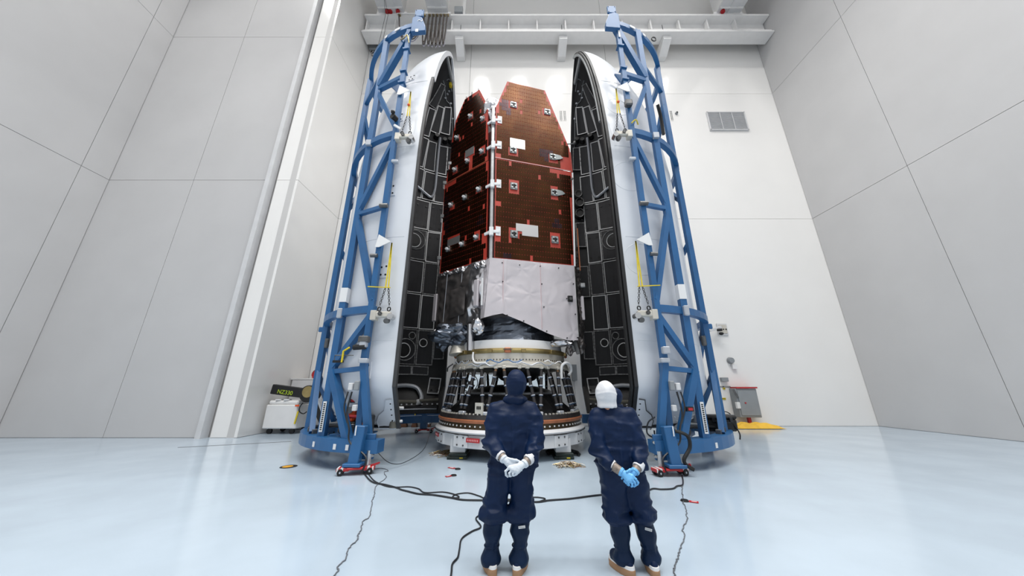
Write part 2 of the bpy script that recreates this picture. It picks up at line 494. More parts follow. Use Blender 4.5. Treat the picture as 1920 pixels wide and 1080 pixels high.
ec = thing('electrical_cabinet', 'grey electrical cabinet with red top edge and side lever on the right wall', 'cabinet', (9.95, 14.2, 0.35))
MB().box((9.95, 14.3, 0.95), (0.9, 0.4, 1.15)).build('body', M_GREY, ec, bevel=0.015)
MB().box((9.95, 14.085, 0.95), (0.78, 0.03, 1.0)).build('door', M_GREY, ec, bevel=0.01)
MB().box((9.98, 14.25, 1.56), (0.9, 0.4, 0.06)).build('top_edge', M_RED, ec)
MB().bar((9.45, 14.15, 1.5), (9.55, 14.1, 1.15), 0.08).build('lever', M_DSILVER, ec)
MB().box((9.5, 14.12, 0.85), (0.14, 0.12, 0.25)).build('switch_box', M_STEELW, ec, bevel=0.01)
MB().box((9.8, 14.06, 0.95), (0.06, 0.02, 0.05)).build('button', M_RED, ec)
MB().box((9.97, 14.3, 0.2), (0.12, 0.1, 0.36)).build('foot', M_RED, ec)
o = thing('wall_bell', 'round grey bell on a bracket at the right edge of the wall', 'bell', (9.8, 14.4, 2.5))
MB().cyl((9.8, 14.5, 2.72), (9.8, 14.36, 2.72), 0.15, 0.12, 14).build('dome', M_GREY, o)
MB().box((9.9, 14.45, 2.45), (0.2, 0.12, 0.2)).build('base', M_STEELW, o)
gb = thing('floor_case', 'small grey metal case with cable standing by the right wall', 'case', (8.93, 14.1, 0))
MB().box((8.93, 14.1, 0.26), (0.42, 0.4, 0.5)).build('body', M_GREY, gb, bevel=0.02)
MB().box((8.93, 13.89, 0.3), (0.34, 0.03, 0.34)).build('front_panel', M_STEELG, gb)
MB().tube(spline([(8.7, 13.95, 0.5), (8.65, 13.9, 0.62), (8.85, 13.9, 0.6), (9.0, 13.95, 0.52)]), 0.02, 5).build('cable', M_RUBBER, gb)
# yellow sheet: rumpled heap
ys = MB(); n = 22; vv = []; ff = []
for i in range(n):
    for j in range(n):
        u = i / (n - 1); v = j / (n - 1)
        x = 8.85 + 2.0 * u; y = 13.5 + 0.75 * v
        h = 0.02 + 0.26 * math.sin(PI * u) ** 0.7 * math.sin(PI * v) * (0.55 + 0.9 * abs(noise.noise(Vector((u * 5, v * 4, 3)))))
        vv.append((x, y, h)); 
for i in range(n - 1):
    for j in range(n - 1): ff.append((i * n + j, (i + 1) * n + j, (i + 1) * n + j + 1, i * n + j + 1))
ys.add(vv, ff)
tag(ys.build('plastic_sheet', M_CLOTHY), 'crumpled yellow plastic sheet lying by the right wall', 'sheet')
for i, (x, pts) in enumerate(((8.75, [(8.2, 14.48, 4.0), (8.35, 14.48, 3.0), (8.55, 14.48, 2.0), (8.62, 14.48, 1.75), (9.0, 14.48, 1.62)]),)):
    tag(MB().tube(pts, 0.014, 5).build('wall_cable', M_DSILVER), 'thin grey cable running down the back wall by the right frame', 'cable')
o = thing('pull_box', 'narrow grey switch box with conduit on the wall between stand and right fairing', 'box', (2.75, 14.4, 1.9))
MB().box((2.75, 14.42, 2.2), (0.22, 0.16, 0.68)).build('body', M_GREY, o, bevel=0.01)
MB().cyl((2.75, 14.45, 0.1), (2.75, 14.45, 1.9), 0.025, n=6).build('conduit', M_STEELG, o)
# ------------------------------------------------------------------ fairing halves
FR, FYC = 2.695, 9.854
FXL, FXR = -2.566, 2.709
Z0, ZB, RB, Z1, ZT = 0.70, 1.6, 2.16, 7.30, 14.94
def frad(z):
    if z < ZB: return FR - (FR - RB) * (ZB - z) / (ZB - Z0)
    if z < Z1: return FR
    u = min(1.0, (z - Z1) / (ZT - Z1))
    return FR * max(0.0, 1 - u ** 1.99) ** 0.722
FPROF = [Z0, 0.9, 1.1, 1.35, ZB, 1.9, 3, 4, 5, 6, Z1] + [Z1 + (ZT - Z1) * k / 26.0 for k in range(1, 24)] + [Z1 + (ZT - Z1) * q for q in (0.935, 0.96, 0.975, 0.987, 0.995, 1.0)]

def half_surface(X0, sgn, off, zs, n=40, th0=0.0, th1=180.0, zmax=None):
    vs = []; fs = []
    for z in zs:
        r = max(0.0, frad(z) - off)
        for k in range(n + 1):
            t = math.radians(th0 + (th1 - th0) * k / n)
            vs.append((X0 + sgn * r * math.sin(t), FYC - r * math.cos(t), z))
    m = n + 1
    for i in range(len(zs) - 1):
        for k in range(n): fs.append((i * m + k, i * m + k + 1, (i + 1) * m + k + 1, (i + 1) * m + k))
    return vs, fs

def spt(X0, sgn, th, z, off):
    r = max(0.02, frad(z) - off); t = math.radians(th)
    return (X0 + sgn * r * math.sin(t), FYC - r * math.cos(t), z)

def patch(X0, sgn, quad, off0, off1, nt=4):
    """solid slab on the inner wall between two offsets; quad = 4 corners (theta, z) tl, tr, br, bl"""
    mb = MB(); vs = []
    (a, b, c, d) = quad
    for off in (off0, off1):
        for j in range(nt + 1):
            v = j / nt
            for i in range(nt + 1):
                u = i / nt
                th = (a[0] * (1 - u) + b[0] * u) * (1 - v) + (d[0] * (1 - u) + c[0] * u) * v
                z = (a[1] * (1 - u) + b[1] * u) * (1 - v) + (d[1] * (1 - u) + c[1] * u) * v
                vs.append(spt(X0, sgn, th, z, off))
    m = nt + 1; N = m * m; fs = []
    for j in range(nt):
        for i in range(nt):
            q = (j * m + i, j * m + i + 1, (j + 1) * m + i + 1, (j + 1) * m + i)
            fs.append(q); fs.append(tuple(x + N for x in reversed(q)))
    rim = [i for i in range(m)] + [j * m + nt for j in range(1, m)] + [nt * m + i for i in range(nt - 1, -1, -1)] + [j * m for j in range(nt - 1, 0, -1)]
    for k in range(len(rim)):
        p, q = rim[k], rim[(k + 1) % len(rim)]
        fs.append((p, q, q + N, p + N))
    mb.add(vs, fs)
    return mb

def quad_edge(X0, sgn, quad, off, wd=0.05, seg=6):
    mb = MB()
    for k in range(4):
        p = quad[k]; q = quad[(k + 1) % 4]
        pts = [spt(X0, sgn, p[0] + (q[0] - p[0]) * i / seg, p[1] + (q[1] - p[1]) * i / seg, off) for i in range(seg + 1)]
        for i in range(seg):
            a = Vector(pts[i]); b = Vector(pts[i + 1])
            d = (b - a).normalized()
            mb.bar(a - d * wd * 0.4, b + d * wd * 0.4, wd, 0.014, up=Vector((X0, FYC, a.z)) - a)
    return mb

PANELS = [  # (quad tl,tr,br,bl)  theta, z
    [(135.5, 14.1), (151, 14.1), (142, 13.2), (126, 13.2)],
    [(129, 13.1), (142, 13.15), (141.4, 12.06), (132.9, 12.01)],
    [(145, 13.35), (157.5, 13.35), (155.5, 12.32), (141.5, 12.32)],
    [(159.5, 13.4), (173.5, 13.42), (171.5, 12.38), (157.3, 12.4)],
    [(132.8, 11.92), (142.0, 11.94), (141.8, 10.72), (136.5, 10.7)],
    [(143.0, 11.9), (153.8, 11.92), (155.6, 10.70), (143.6, 10.68)],
    [(157.2, 11.86), (170.0, 11.86), (169.2, 10.66), (158.0, 10.68)],
    [(137.3, 10.62), (144.2, 10.62), (145.0, 9.36), (139.8, 9.33)],
    [(145.8, 10.6), (157.4, 10.6), (157.8, 9.38), (146.4, 9.37)],
    [(158.9, 10.58), (171.0, 10.55), (170.6, 9.35), (158.9, 9.37)],
    [(140.0, 9.26), (154.6, 9.28), (154.8, 8.02), (140.4, 7.98)],
    [(156.0, 9.28), (169.0, 9.28), (168.8, 7.97), (156.0, 7.98)],
    [(139.8, 7.9), (154.6, 7.93), (154.8, 6.62), (140.4, 6.59)],
    [(156.0, 7.91), (168.2, 7.92), (168.2, 6.56), (156.0, 6.58)],
    [(140.2, 6.51), (154.6, 6.52), (154.5, 5.2), (139.6, 5.18)],
    [(156.0, 6.51), (168.0, 6.5), (167.6, 5.17), (155.9, 5.18)],
    [(139.4, 5.11), (154.4, 5.12), (154.4, 3.77), (139.4, 3.76)],
    [(155.8, 5.11), (167.6, 5.1), (168.0, 3.75), (155.6, 3.75)],
    [(139.2, 3.7), (154.2, 3.7), (154.2, 2.4), (140.6, 2.41)],
    [(155.6, 3.69), (168.4, 3.68), (168.8, 2.39), (155.5, 2.4)],
    [(169.6, 3.66), (177.8, 3.65), (178.2, 2.62), (169.6, 2.62)],
    [(140.3, 2.33), (152.0, 2.33), (152.4, 2.04), (141.0, 2.03)],
    [(153.0, 2.33), (166.0, 2.31), (166.1, 2.02), (153.2, 2.04)],
    [(169.2, 11.84), (178.6, 11.84), (178.8, 10.9), (169.8, 10.88)],
    [(169.4, 8.44), (178.0, 8.44), (178.0, 7.34), (169.4, 7.32)],
    [(169.4, 6.41), (177.3, 6.41), (177.3, 5.1), (169.4, 5.1)],
    [(168.2, 1.91), (177.2, 1.89), (176.2, 1.36), (167.0, 1.38)],
]
TAPED = {1: 1, 3: 2, 4: 2}
def ring_pts(X0, sgn, th, z, rad, off, n=24):
    r = frad(z)
    return [spt(X0, sgn, th + math.degrees(rad * math.cos(2 * PI * i / n) / r), z + rad * math.sin(2 * PI * i / n), off) for i in range(n)]

def fairing_half(side, label):
    X0 = FXL if side < 0 else FXR; s = side
    t = thing('fairing_half', label, 'fairing', (X0 + s * 1.2, FYC, Z0))
    vs, fs = half_surface(X0, s, 0.0, FPROF)
    mb = MB().add(vs, fs); mb.build('outer_shell', M_SHELL, t, smooth=2)
    vs, fs = half_surface(X0, s, 0.09, FPROF[:-1])
    MB().add(vs, fs).build('inner_liner', M_BLACK, t, smooth=2)
    # rim: closed strip along the cut plane
    zs = FPROF
    def rimstrip(o0, o1, dx0, dx1, zlo, zhi, name, m, near=True, far=True):
        mb = MB()
        for e, on in ((-1, near), (1, far)):
            if not on: continue
            prof = []
            for z in [q for q in zs if zlo <= q <= zhi]:
                ra = max(0.0, frad(z) - o0); rb = max(0.0, frad(z) - o1)
                prof.append([(X0 + dx0, FYC + e * ra, z), (X0 + dx1, FYC + e * ra, z), (X0 + dx1, FYC + e * rb, z - 0.0), (X0 + dx0, FYC + e * rb, z)])
            v = [p for q in prof for p in q]; f = []
            for i in range(len(prof) - 1):
                for k in range(4): f.append((i * 4 + k, i * 4 + (k + 1) % 4, i * 4 + 4 + (k + 1) % 4, i * 4 + 4 + k))
            f.append((0, 1, 2, 3)); L = (len(prof) - 1) * 4; f.append((L, L + 3, L + 2, L + 1))
            mb.add(v, f)
        return mb.build(name, m, t)
    if s < 0:
        rimstrip(-0.012, 0.09, -0.03, 0.05, Z0, 11.2, 'rim_gasket', M_GASKET, far=False)
        rimstrip(-0.02, 0.17, -0.02, 0.06, 11.1, ZT, 'rim_lip', M_SHELL)
        rimstrip(-0.012, 0.13, -0.03, 0.05, Z0, 11.2, 'rim_gasket', M_BLACK, near=False)
    else:
        rimstrip(-0.012, 0.11, -0.05, 0.03, Z0, ZT, 'rim_gasket', M_BLACK)
        pts = [(X0 - 0.09, FYC - frad(z) + 0.07, z) for z in zs if z < 14.85]
        MB().tube(pts, 0.045, 6).build('rim_hose', M_RUBBER, t, smooth=True)
        pts = [(X0 - 0.1, FYC - max(0, frad(z) - 0.14), z) for z in zs if 9 < z < 14.88]
        MB().tube(pts, 0.05, 6).build('rim_tube', M_GREY, t, smooth=True)
    # acoustic panels with taped edges
    for i, q in enumerate(PANELS):
        p = patch(X0, s, q, 0.115, 0.16).build('acoustic_panel', M_PANEL, t)
        ta = M_TAPE if i in (2, 3, 5, 6, 8, 9, 10, 11, 13, 26) else M_TAPE2 if i % 3 == 0 or i > 18 else M_TAPE
        quad_edge(X0, s, q, 0.165, 0.036 if i not in (14, 16, 18) else 0.024).build('edge_tape', ta, p)
        if i in (11, 13, 26, 10):
            db = MB()
            for (fu, fv) in ((0.2, 0.15), (0.8, 0.15), (0.2, 0.85), (0.8, 0.85)):
                th = q[0][0] + (q[1][0] - q[0][0]) * fu; z = q[0][1] + (q[3][1] - q[0][1]) * fv
                a = Vector(spt(X0, s, th, z, 0.16)); b = Vector(spt(X0, s, th, z, 0.172))
                db.cyl(a, b, 0.05, n=10)
            db.build('fastener_pads', M_RUBBER, p)
    # round vents
    for (th, z, r, mm) in ((150.3, 3.46, 0.13, M_TAPE2), (160.2, 3.21, 0.15, M_TAPE), (145.5, 2.93, 0.40, M_TAPE2), (144.2, 2.9, 0.26, M_TAPE), (145, 7.44, 0.42, M_TAPE2), (143.5, 7.4, 0.3, M_TAPE)):
        MB().tube(ring_pts(X0, s, th, z, r, 0.172), 0.018, 5, True).build('vent_ring', mm, t)
        rp = ring_pts(X0, s, th, z, r * 0.95, 0.168)
        if r in (0.26, 0.3, 0.13, 0.15):
            MB().add(rp, [tuple(range(len(rp)))]).build('vent_disc', M_RUBBER, t)
    # silver duct hose
    pts = spline([spt(X0, s, a, z, o) for (a, z, o) in ((157, 12.1, 0.3), (157.5, 11.6, 0.24), (158.2, 10.7, 0.22), (158.5, 10.0, 0.22), (157.2, 9.62, 0.22), (154.5, 9.5, 0.22), (149, 9.6, 0.22), (139, 9.78, 0.22))])
    MB().tube(pts, 0.055, 8).build('duct_hose', M_BAND, t, smooth=True)
    pts = spline([spt(X0, s, a, z, o) for (a, z, o) in ((140, 1.62, 0.2), (150, 1.64, 0.2), (158, 1.55, 0.22), (162, 1.25, 0.24), (160, 1.02, 0.24))])
    MB().tube(pts, 0.075, 8).build('duct_hose', M_BAND, t, smooth=True)
    # spreader tube near the tip, dots and wiring
    z = 14.28; r = frad(z) - 0.06
    MB().cyl((X0 + s * 0.05, FYC - r, z), (X0 + s * 0.05, FYC + r, z), 0.07, n=10).build('spreader_tube', M_GREY, t, smooth=True)
    for (a, z) in ((150, 14.0), (162, 13.9), (158, 13.75), (172, 13.6), (166, 14.0), (176, 13.05), (170, 13.1), (168, 12.9)):
        A = Vector(spt(X0, s, a, z, 0.09)); B = Vector(spt(X0, s, a, z, 0.13))
        MB().cyl(A, B, 0.045, n=10).build('mount_stud', M_BAND, t)
    for pts in ([(140, 14.25), (150, 14.1), (160, 13.7), (170, 13.55), (175, 13.2), (176, 12.2), (177, 11.9)], [(152, 14.3), (165, 14.35), (174, 14.0)], [(160, 13.2), (168, 13.0), (174, 12.9)], [(172, 9.2), (176, 8.9), (171, 8.6)]):
        MB().tube(spline([spt(X0, s, a, z, 0.12) for (a, z) in pts]), 0.018, 5).build('wiring', M_GREY, t, smooth=True)
    MB().sph(spt(X0, s, 176, 12.05, 0.16), 0.1, 8, 6).build('connector', M_DSILVER, t)
    if s < 0: MB().box(spt(X0, s, 170, 14.15, 0.2), (0.1, 0.16, 0.16)).build('yellow_bracket', M_YELLOW, t)
    for (a, z) in ((152, 12.18), (165, 12.1), (173, 12.15)):
        MB().cyl(spt(X0, s, a, z, 0.09), spt(X0, s, a, z, 0.3), 0.12, 0.09, 10).build('thruster_pod', M_RUBBER, t)
    if s > 0:
        for (a, z, r) in ((174, 9.75, 0.2), (173, 9.35, 0.24), (173.5, 8.85, 0.24)):
            MB().cyl(spt(X0, s, a, z, 0.09), spt(X0, s, a, z, 0.28), r, r * 0.7, 12).build('gas_bottle', M_RUBBER, t, smooth=True)
            MB().tube(ring_pts(X0, s, a, z, r * 0.8, 0.3, 14), 0.02, 5, True).build('bottle_clamp', M_DSILVER, t)
    # bottom ring with white bolts, tubes
    vs = []; 
    mb = MB()
    for k in range(30):
        t0 = math.radians(2 + 176 * k / 30.0); t1 = math.radians(2 + 176 * (k + 1) / 30.0)
        for (ro, ri, za, zb) in ((RB + 0.05, RB - 0.2, 0.72, 0.95),):
            P = []
            for tt in (t0, t1):
                for (r, zz) in ((ro, za), (ro, zb), (ri, zb), (ri, za)): P.append((X0 + s * r * math.sin(tt), FYC - r * math.cos(tt), zz))
            mb.add(P, [(0, 1, 5, 4), (1, 2, 6, 5), (2, 3, 7, 6), (3, 0, 4, 7)])
    mb.build('base_ring', M_BLACK, t)
    for k in range(14):
        tt = math.radians(112 + 66 * k / 13.0)
        a = (X0 + s * (RB - 0.2) * math.sin(tt), FYC - (RB - 0.2) * math.cos(tt), 1.0)
        MB().cyl(a, (a[0], a[1], 1.04), 0.03, n=8).build('bolt', M_WHITE, t)
    pts = [(X0 + s * (RB - 0.215) * math.sin(math.radians(a)), FYC - (RB - 0.215) * math.cos(math.radians(a)), 0.86) for a in range(100, 179, 6)]
    MB().tube(pts, 0.016, 4).build('ring_trim', M_BAND, t)
    M_OLIVE = bpy.data.materials.get('olive grey tube') or mat('olive grey tube', '#6e6b60', 0.5)
    MB().cyl((X0 + s * 0.1, FYC - 2.2, 0.72), (X0 + s * 0.1, FYC - 2.2, 1.25), 0.08, n=10).build('latch_cylinder', M_OLIVE, t, smooth=True)
    for z in (0.86, 1.14): MB().cyl((X0 + s * 0.1 - s * 0.2, FYC - 2.2, z), (X0 + s * 0.1 + s * 0.1, FYC - 2.2, z), 0.03, n=8).build('latch_arm', M_WHITE, t)
    MB().cyl(spt(X0, s, 130, 1.12, 0.25), spt(X0, s, 158, 1.08, 0.3), 0.07, n=10).build('strut_tube', M_OLIVE, t, smooth=True)
    MB().cyl(spt(X0, s, 160, 1.12, 0.35), spt(X0, s, 178, 1.16, 0.3), 0.055, n=10).build('strut_tube', M_OLIVE, t, smooth=True)
    MB().sph(spt(X0, s, 159, 1.08, 0.3), (0.1, 0.1, 0.1), 8, 6).build('strut_joint', M_WHITE, t)
    # outside: access plates with four dark bolts, rivet rows, corner doubler
    def oplate(th, z, wd, ht):
        da = math.degrees(wd / 2 / frad(z))
        q = [(th - da, z + ht / 2), (th + da, z + ht / 2), (th + da, z - ht / 2), (th - da, z - ht / 2)]
        p = patch(X0, s, q, 0.0, -0.015, 2).build('access_plate', M_SHELL, t)
        hb = MB()
        for (a, b) in ((-0.45, 0.3), (0.45, 0.25), (-0.45, -0.3), (0.45, -0.28)):
            A = Vector(spt(X0, s, th + a * da, z + b * ht, -0.014)); B = Vector(spt(X0, s, th + a * da, z + b * ht, -0.022))
            hb.cyl(A, B, 0.025, n=8)
        hb.build('bolts', M_RUBBER, p)
    if s < 0:
        for (a, z) in ((15, 1.95), (12, 4.3), (14, 6.6), (17, 9.2), (20, 11.3)): oplate(a, z, 0.28, 0.36)
    else:
        for (a, z, r) in ((10, 4.6, 0.42), (9, 7.0, 0.45), (11, 9.6, 0.36), (20, 1.8, 0.4)):
            MB().tube(ring_pts(X0, s, a, z, r, 0.002, 30), 0.006, 4, True).build('embossed_ring', M_SHELL, t)
    rv = MB()
    for k in range(26):
        for z in (0.84, 0.93):
            a = spt(X0, s, 13 + k * 3.4, z, 0.0); b = spt(X0, s, 13 + k * 3.4, z, -0.016)
            rv.cyl(a, b, 0.022, 0.012, 6)
    for k in range(7):
        a = spt(X0, s, 22 + (k % 4) * 4, 1.1 + 0.16 * (k // 4), 0); b = spt(X0, s, 22 + (k % 4) * 4, 1.1 + 0.16 * (k // 4), -0.016)
        rv.cyl(a, b, 0.03, 0.016, 6)
    rv = rv.build('rivet_rows', M_SHELL, t); rv['kind'] = 'stuff'
    # doubler at the lower rim corner
    q = MB(); pts = [(1.5, Z0 - 0.02), (11, Z0 - 0.02), (11.5, 0.86), (9.5, 1.0), (6, 1.1), (4.5, 1.32), (1.5, 1.34)]
    P = [Vector(spt(X0, s, a, z, -0.003)) for a, z in pts]; P2 = [Vector(spt(X0, s, a, z, -0.02)) for a, z in pts]; n = len(P)
    q.add(P + P2, [tuple(range(n)), tuple(range(2 * n - 1, n - 1, -1))] + [(i, (i + 1) % n, (i + 1) % n + n, i + n) for i in range(n)])
    q.build('corner_doubler', M_SHELL, t)
    sb = MB()
    for (a, z) in ((2.3, 0.76), (2.3, 0.88), (2.3, 1.0), (2.3, 1.12), (2.3, 1.24)):
        sb.cyl(spt(X0, s, a, z, -0.018), spt(X0, s, a, z, -0.026), 0.018, n=6)
    sb.build('bolts', M_RUBBER, t)
    sb = MB()
    P3 = [spt(X0, s, a, z, -0.022) for a, z in pts[1:]]
    sb.tube(P3, 0.012, 4); sb.build('sealant_edge', M_GASKET if s > 0 else M_BAND, t)
    # seam lines standing slightly proud on the white shell
    for z in (2.6, 5.2, 8.0, 10.9):
        pts = [spt(X0, s, a, z, 0.001) for a in range(3, 90, 3)]
        MB().tube(pts, 0.006, 4).build('seam', M_SHELL, t)
    return t
fl = fairing_half(-1, 'left fairing half, white outside, black panelled inside with a white upper rim')
fr = fairing_half(1, 'right fairing half, white outside, black panelled inside with an all dark rim')
MB().cyl(spt(FXR, 1, 178, 12.0, 0.2), (FXR - 0.6, FYC + frad(12.0) - 0.2, 11.95), 0.025, n=6).build('probe_rod', M_GREY, fr)
# ------------------------------------------------------------------ blue support frames around the fairing halves
def ring_beam(cx, cy, R, s, a0, a1, z, w_, h_, n=28, tail0=0.0, tail1=0.0):
    mb = MB(); sec = []
    A = [a0 + (a1 - a0) * k / n for k in range(n + 1)]
    for a in A:
        t = math.radians(a)
        sec.append([(cx + s * r * math.sin(t), cy - r * math.cos(t), zz) for (r, zz) in ((R + w_ / 2, z - h_ / 2), (R + w_ / 2, z + h_ / 2), (R - w_ / 2, z + h_ / 2), (R - w_ / 2, z - h_ / 2))])
    if tail0: sec.insert(0, [(p[0] - s * tail0, p[1], p[2]) for p in sec[0]])
    if tail1: sec.append([(p[0] - s * tail1, p[1], p[2]) for p in sec[-1]])
    v = [p for q in sec for p in q]; f = [(0, 1, 2, 3)]
    for i in range(len(sec) - 1):
        for k in range(4): f.append((i * 4 + k, i * 4 + 4 + k, i * 4 + 4 + (k + 1) % 4, i * 4 + (k + 1) % 4))
    L = (len(sec) - 1) * 4; f.append((L + 3, L + 2, L + 1, L))
    return mb.add(v, f)

def eye_chain(t, a, b, n=9, r=0.022):
    a = Vector(a); b = Vector(b)
    for i in range(n):
        p = a + (b - a) * ((i + 0.5) / n); L = (b - a).length / n
        rot = i % 2
        pts = []
        for k in range(8):
            q = 2 * PI * k / 8
            u = math.cos(q) * r; v = math.sin(q) * L * 0.62
            pts.append((p.x + (u if rot else 0), p.y + (0 if rot else u), p.z + v))
        MB().tube(pts, 0.008, 4, True).build('chain_link', M_DSILVER, t)

def support_frame(s, label):
    if s < 0: cx, R, F, Mi, O = -2.57, 2.83, (-3.25, 7.1), (-4.13, 7.5), (-5.25, 8.85)
    else: cx, R, F, Mi, O = 2.71, 2.9, (3.3, 7.0), (4.03, 7.22), (5.15, 8.36)
    cy = 9.85
    Mb = (Mi[0], 2 * cy - Mi[1]); Fb = (F[0], 2 * cy - F[1])
    t = thing('support_cradle', label, 'cradle', (cx + s * 2.0, cy, 0.15))
    def V(p, z): return Vector((p[0], p[1], z))
    br = ring_beam(cx, cy, R, s, 4, 177, 0.46, 0.3, 0.24, tail0=0.12, tail1=0.2).build('base_ring', M_BLUE, t)
    for (z, a0, a1) in ((3.3, 12, 168), (8.3, 12, 168), (12.5, 10, 165)):
        ring_beam(cx, cy, R, s, a0, a1, z, 0.14, 0.17).build('ring_beam', M_BLUE, t)
    MB().bar(V((F[0] - s * 0.32, F[1]), 0.5), V(F, 2.05), 0.13, 0.13).build('leg', M_BLUE, t)
    MB().bar(V(F, 2.0), V(F, 12.35), 0.125, 0.125).build('leg', M_BLUE, t)
    MB().bar(V((F[0] + s * 0.02, F[1] + 0.25), 0.5), V((F[0], F[1] + 0.1), 2.1), 0.12, 0.12).build('leg', M_BLUE, t)
    MB().bar(V(Mi, 0.55), V(Mi, 12.5), 0.15, 0.14).build('leg', M_BLUE, t)
    MB().bar(V(O, 0.55), V(O, 12.45), 0.14, 0.14).build('leg', M_BLUE, t)
    for p in (Mb, Fb): MB().bar(V(p, 0.55), V(p, 12.4), 0.17, 0.17).build('leg', M_BLUE, t)
    MB().bar(V((cx + s * (R - 0.05), cy + 0.8), 0.55), V((cx + s * (R - 0.05), cy + 0.8), 3.3), 0.17).build('leg', M_BLUE, t)
    F2 = (F[0] - s * 0.05, F[1])
    def br_(a, za, b, zb, w_=0.11, n='brace'): MB().bar(V(a, za), V(b, zb), w_).build(n, M_BLUE, t)
    mid0 = ((F[0] + Mi[0]) / 2, (F[1] + Mi[1]) / 2)
    br_(Mi, 1.95, (F[0] + s * 0.12, F[1] + 0.05), 0.5, 0.16)
    br_(Mi, 1.93, F, 1.98, 0.1, 'strut')
    br_(Mi, 2.05, F, 3.12, 0.13)
    br_(F, 3.5, Mi, 5.9, 0.13)
    br_(Mi, 6.02, F, 6.02, 0.1, 'strut')
    br_(Mi, 6.15, F, 8.1, 0.12)
    br_(F, 8.5, Mi, 10.25, 0.11)
    br_(Mi, 10.4, F, 10.4, 0.13, 'strut')
    br_(Mi, 10.5, F2, 12.3, 0.17)
    # outer bay
    br_(Mi, 0.6, O, 2.2, 0.11) if False else None
    br_(O, 2.0, (cx + s * R * math.sin(math.radians(45)), cy - R * math.cos(math.radians(45))), 0.6, 0.11)
    br_(O, 1.9, (cx + s * R, cy + 0.5), 0.6, 0.12)
    br_(O, 11.3, Mi, 11.0, 0.12, 'strut')
    br_(O, 5.6, (O[0] - s * 0.15, O[1] + 0.35), 5.2, 0.1)
    br_(O, 10.7, (O[0] - s * 0.2, O[1] + 0.6), 9.4, 0.14)
    br_(O, 7.0, (cx + s * (R - 0.1), cy - 0.2), 8.2, 0.13)
    br_(O, 3.2, (cx + s * (R - 0.05), cy + 0.6), 0.7, 0.12)
    # gussets and collars
    for z in (10.15, 10.6, 11.5): MB().box(V(F, z), (0.19, 0.2, 0.06), Matrix.Rotation(s * 0.25, 3, 'Y')).build('collar', M_BLUE, t)
    g = MB(); g.prism([(Mi[0] - s * 0.1, Mi[1] + 0.35, 11.05), (Mi[0] - s * 0.75, Mi[1] + 0.35, 11.15), (Mi[0] - s * 0.5, Mi[1] + 0.35, 10.6)], (0, 0.05, 0)); g.build('gusset', M_BLUE, t)
    # head block
    hx = (-2.9 if s < 0 else 3.09); hy = F[1] - 0.08
    P = [(-0.24, 12.1), (0.2, 12.15), (0.19, 12.36), (0.05, 12.74), (-0.12, 12.8), (-0.24, 12.72)]
    MB().prism([(hx - s * x, hy - 0.08, z) for (x, z) in P], (0, 0.14, 0)).build('head_block', M_BLUE, t, bevel=0.01)
    hp = MB().box((hx + s * 0.05, hy - 0.04, 12.95), (0.27, 0.06, 0.3)).build('head_plate', M_BLUE, t, bevel=0.008)
    hb = MB()
    for a in (-0.1, 0.1):
        for b in (-0.11, 0.11): hb.cyl((hx + s * 0.05 + a, hy - 0.08, 12.95 + b), (hx + s * 0.05 + a, hy - 0.07, 12.95 + b), 0.014, n=6)
    hb.build('bolts', M_RUBBER, hp)
    if s < 0:
        text('number', '2', 0.2, (hx + 0.02, hy - 0.09, 12.56), (PI / 2, math.radians(-78), 0), M_TEXTW, t)
        MB().box((hx - 0.05, hy - 0.085, 12.14), (0.09, 0.01, 0.12)).build('sticker', M_TEXTW, t)
    else:
        MB().box((F[0] + 0.0, F[1] - 0.085, 12.0), (0.06, 0.01, 0.35)).build('sticker', M_TEXTW, t)
    # clamp arms with rollers, eye bolts, slings
    for (z, zs, zt_) in ((8.12, 8.85, 9.75), (3.14, 3.8, 4.95)):
        y = F[1] - 0.05
        MB().box((F[0] - s * 0.12, y - 0.02, z), (0.13, 0.18, 0.22)).build('clamp_mount', M_CREAM, t, bevel=0.01)
        arm = MB().box((F[0] - s * 0.33, y - 0.04, z + 0.02), (0.34, 0.12, 0.13)).build('clamp_arm', M_CREAM, t, bevel=0.02)
        MB().cyl((F[0] - s * 0.28, y - 0.115, z + 0.03), (F[0] - s * 0.28, y - 0.13, z + 0.03), 0.05, n=10).build('dial', M_DSILVER, arm)
        dd = MB()
        for k in range(6): dd.cyl((F[0] - s * 0.28 + 0.033 * math.cos(k), y - 0.135, z + 0.03 + 0.033 * math.sin(k)), (F[0] - s * 0.28 + 0.033 * math.cos(k), y - 0.13, z + 0.03 + 0.033 * math.sin(k)), 0.01, n=5)
        dd.build('dial_holes', M_RUBBER, arm)
        MB().cyl((F[0] - s * 0.5, y - 0.1, z - 0.03), (F[0] - s * 0.5, y + 0.08, z - 0.02), 0.07, n=14).build('roller', M_SILVER, t)
        MB().cyl((F[0] - s * 0.42, y - 0.08, z - 0.13), (F[0] - s * 0.42, y + 0.02, z - 0.11), 0.06, n=12).build('roller', M_DSILVER, t)
        for k, dx in enumerate((0.22, 0.44)):
            ex = F[0] - s * dx
            MB().tube([(ex + 0.035 * math.cos(q), y - 0.04, z + 0.15 + 0.048 * math.sin(q)) for q in [i * PI / 5 for i in range(10)]], 0.014, 5, True).build('eye_bolt', M_RUBBER, t)
            tx = F[0] - s * (0.3 + 0.07 * k)
            eye_chain(t, (ex, y - 0.04, z + 0.24), (tx, y - 0.04, zs))
            MB().bar((tx, y - 0.04, zs), (F[0] - s * 0.32, y - 0.04, zt_), 0.03, 0.012).build('sling', M_YELLOW, t)
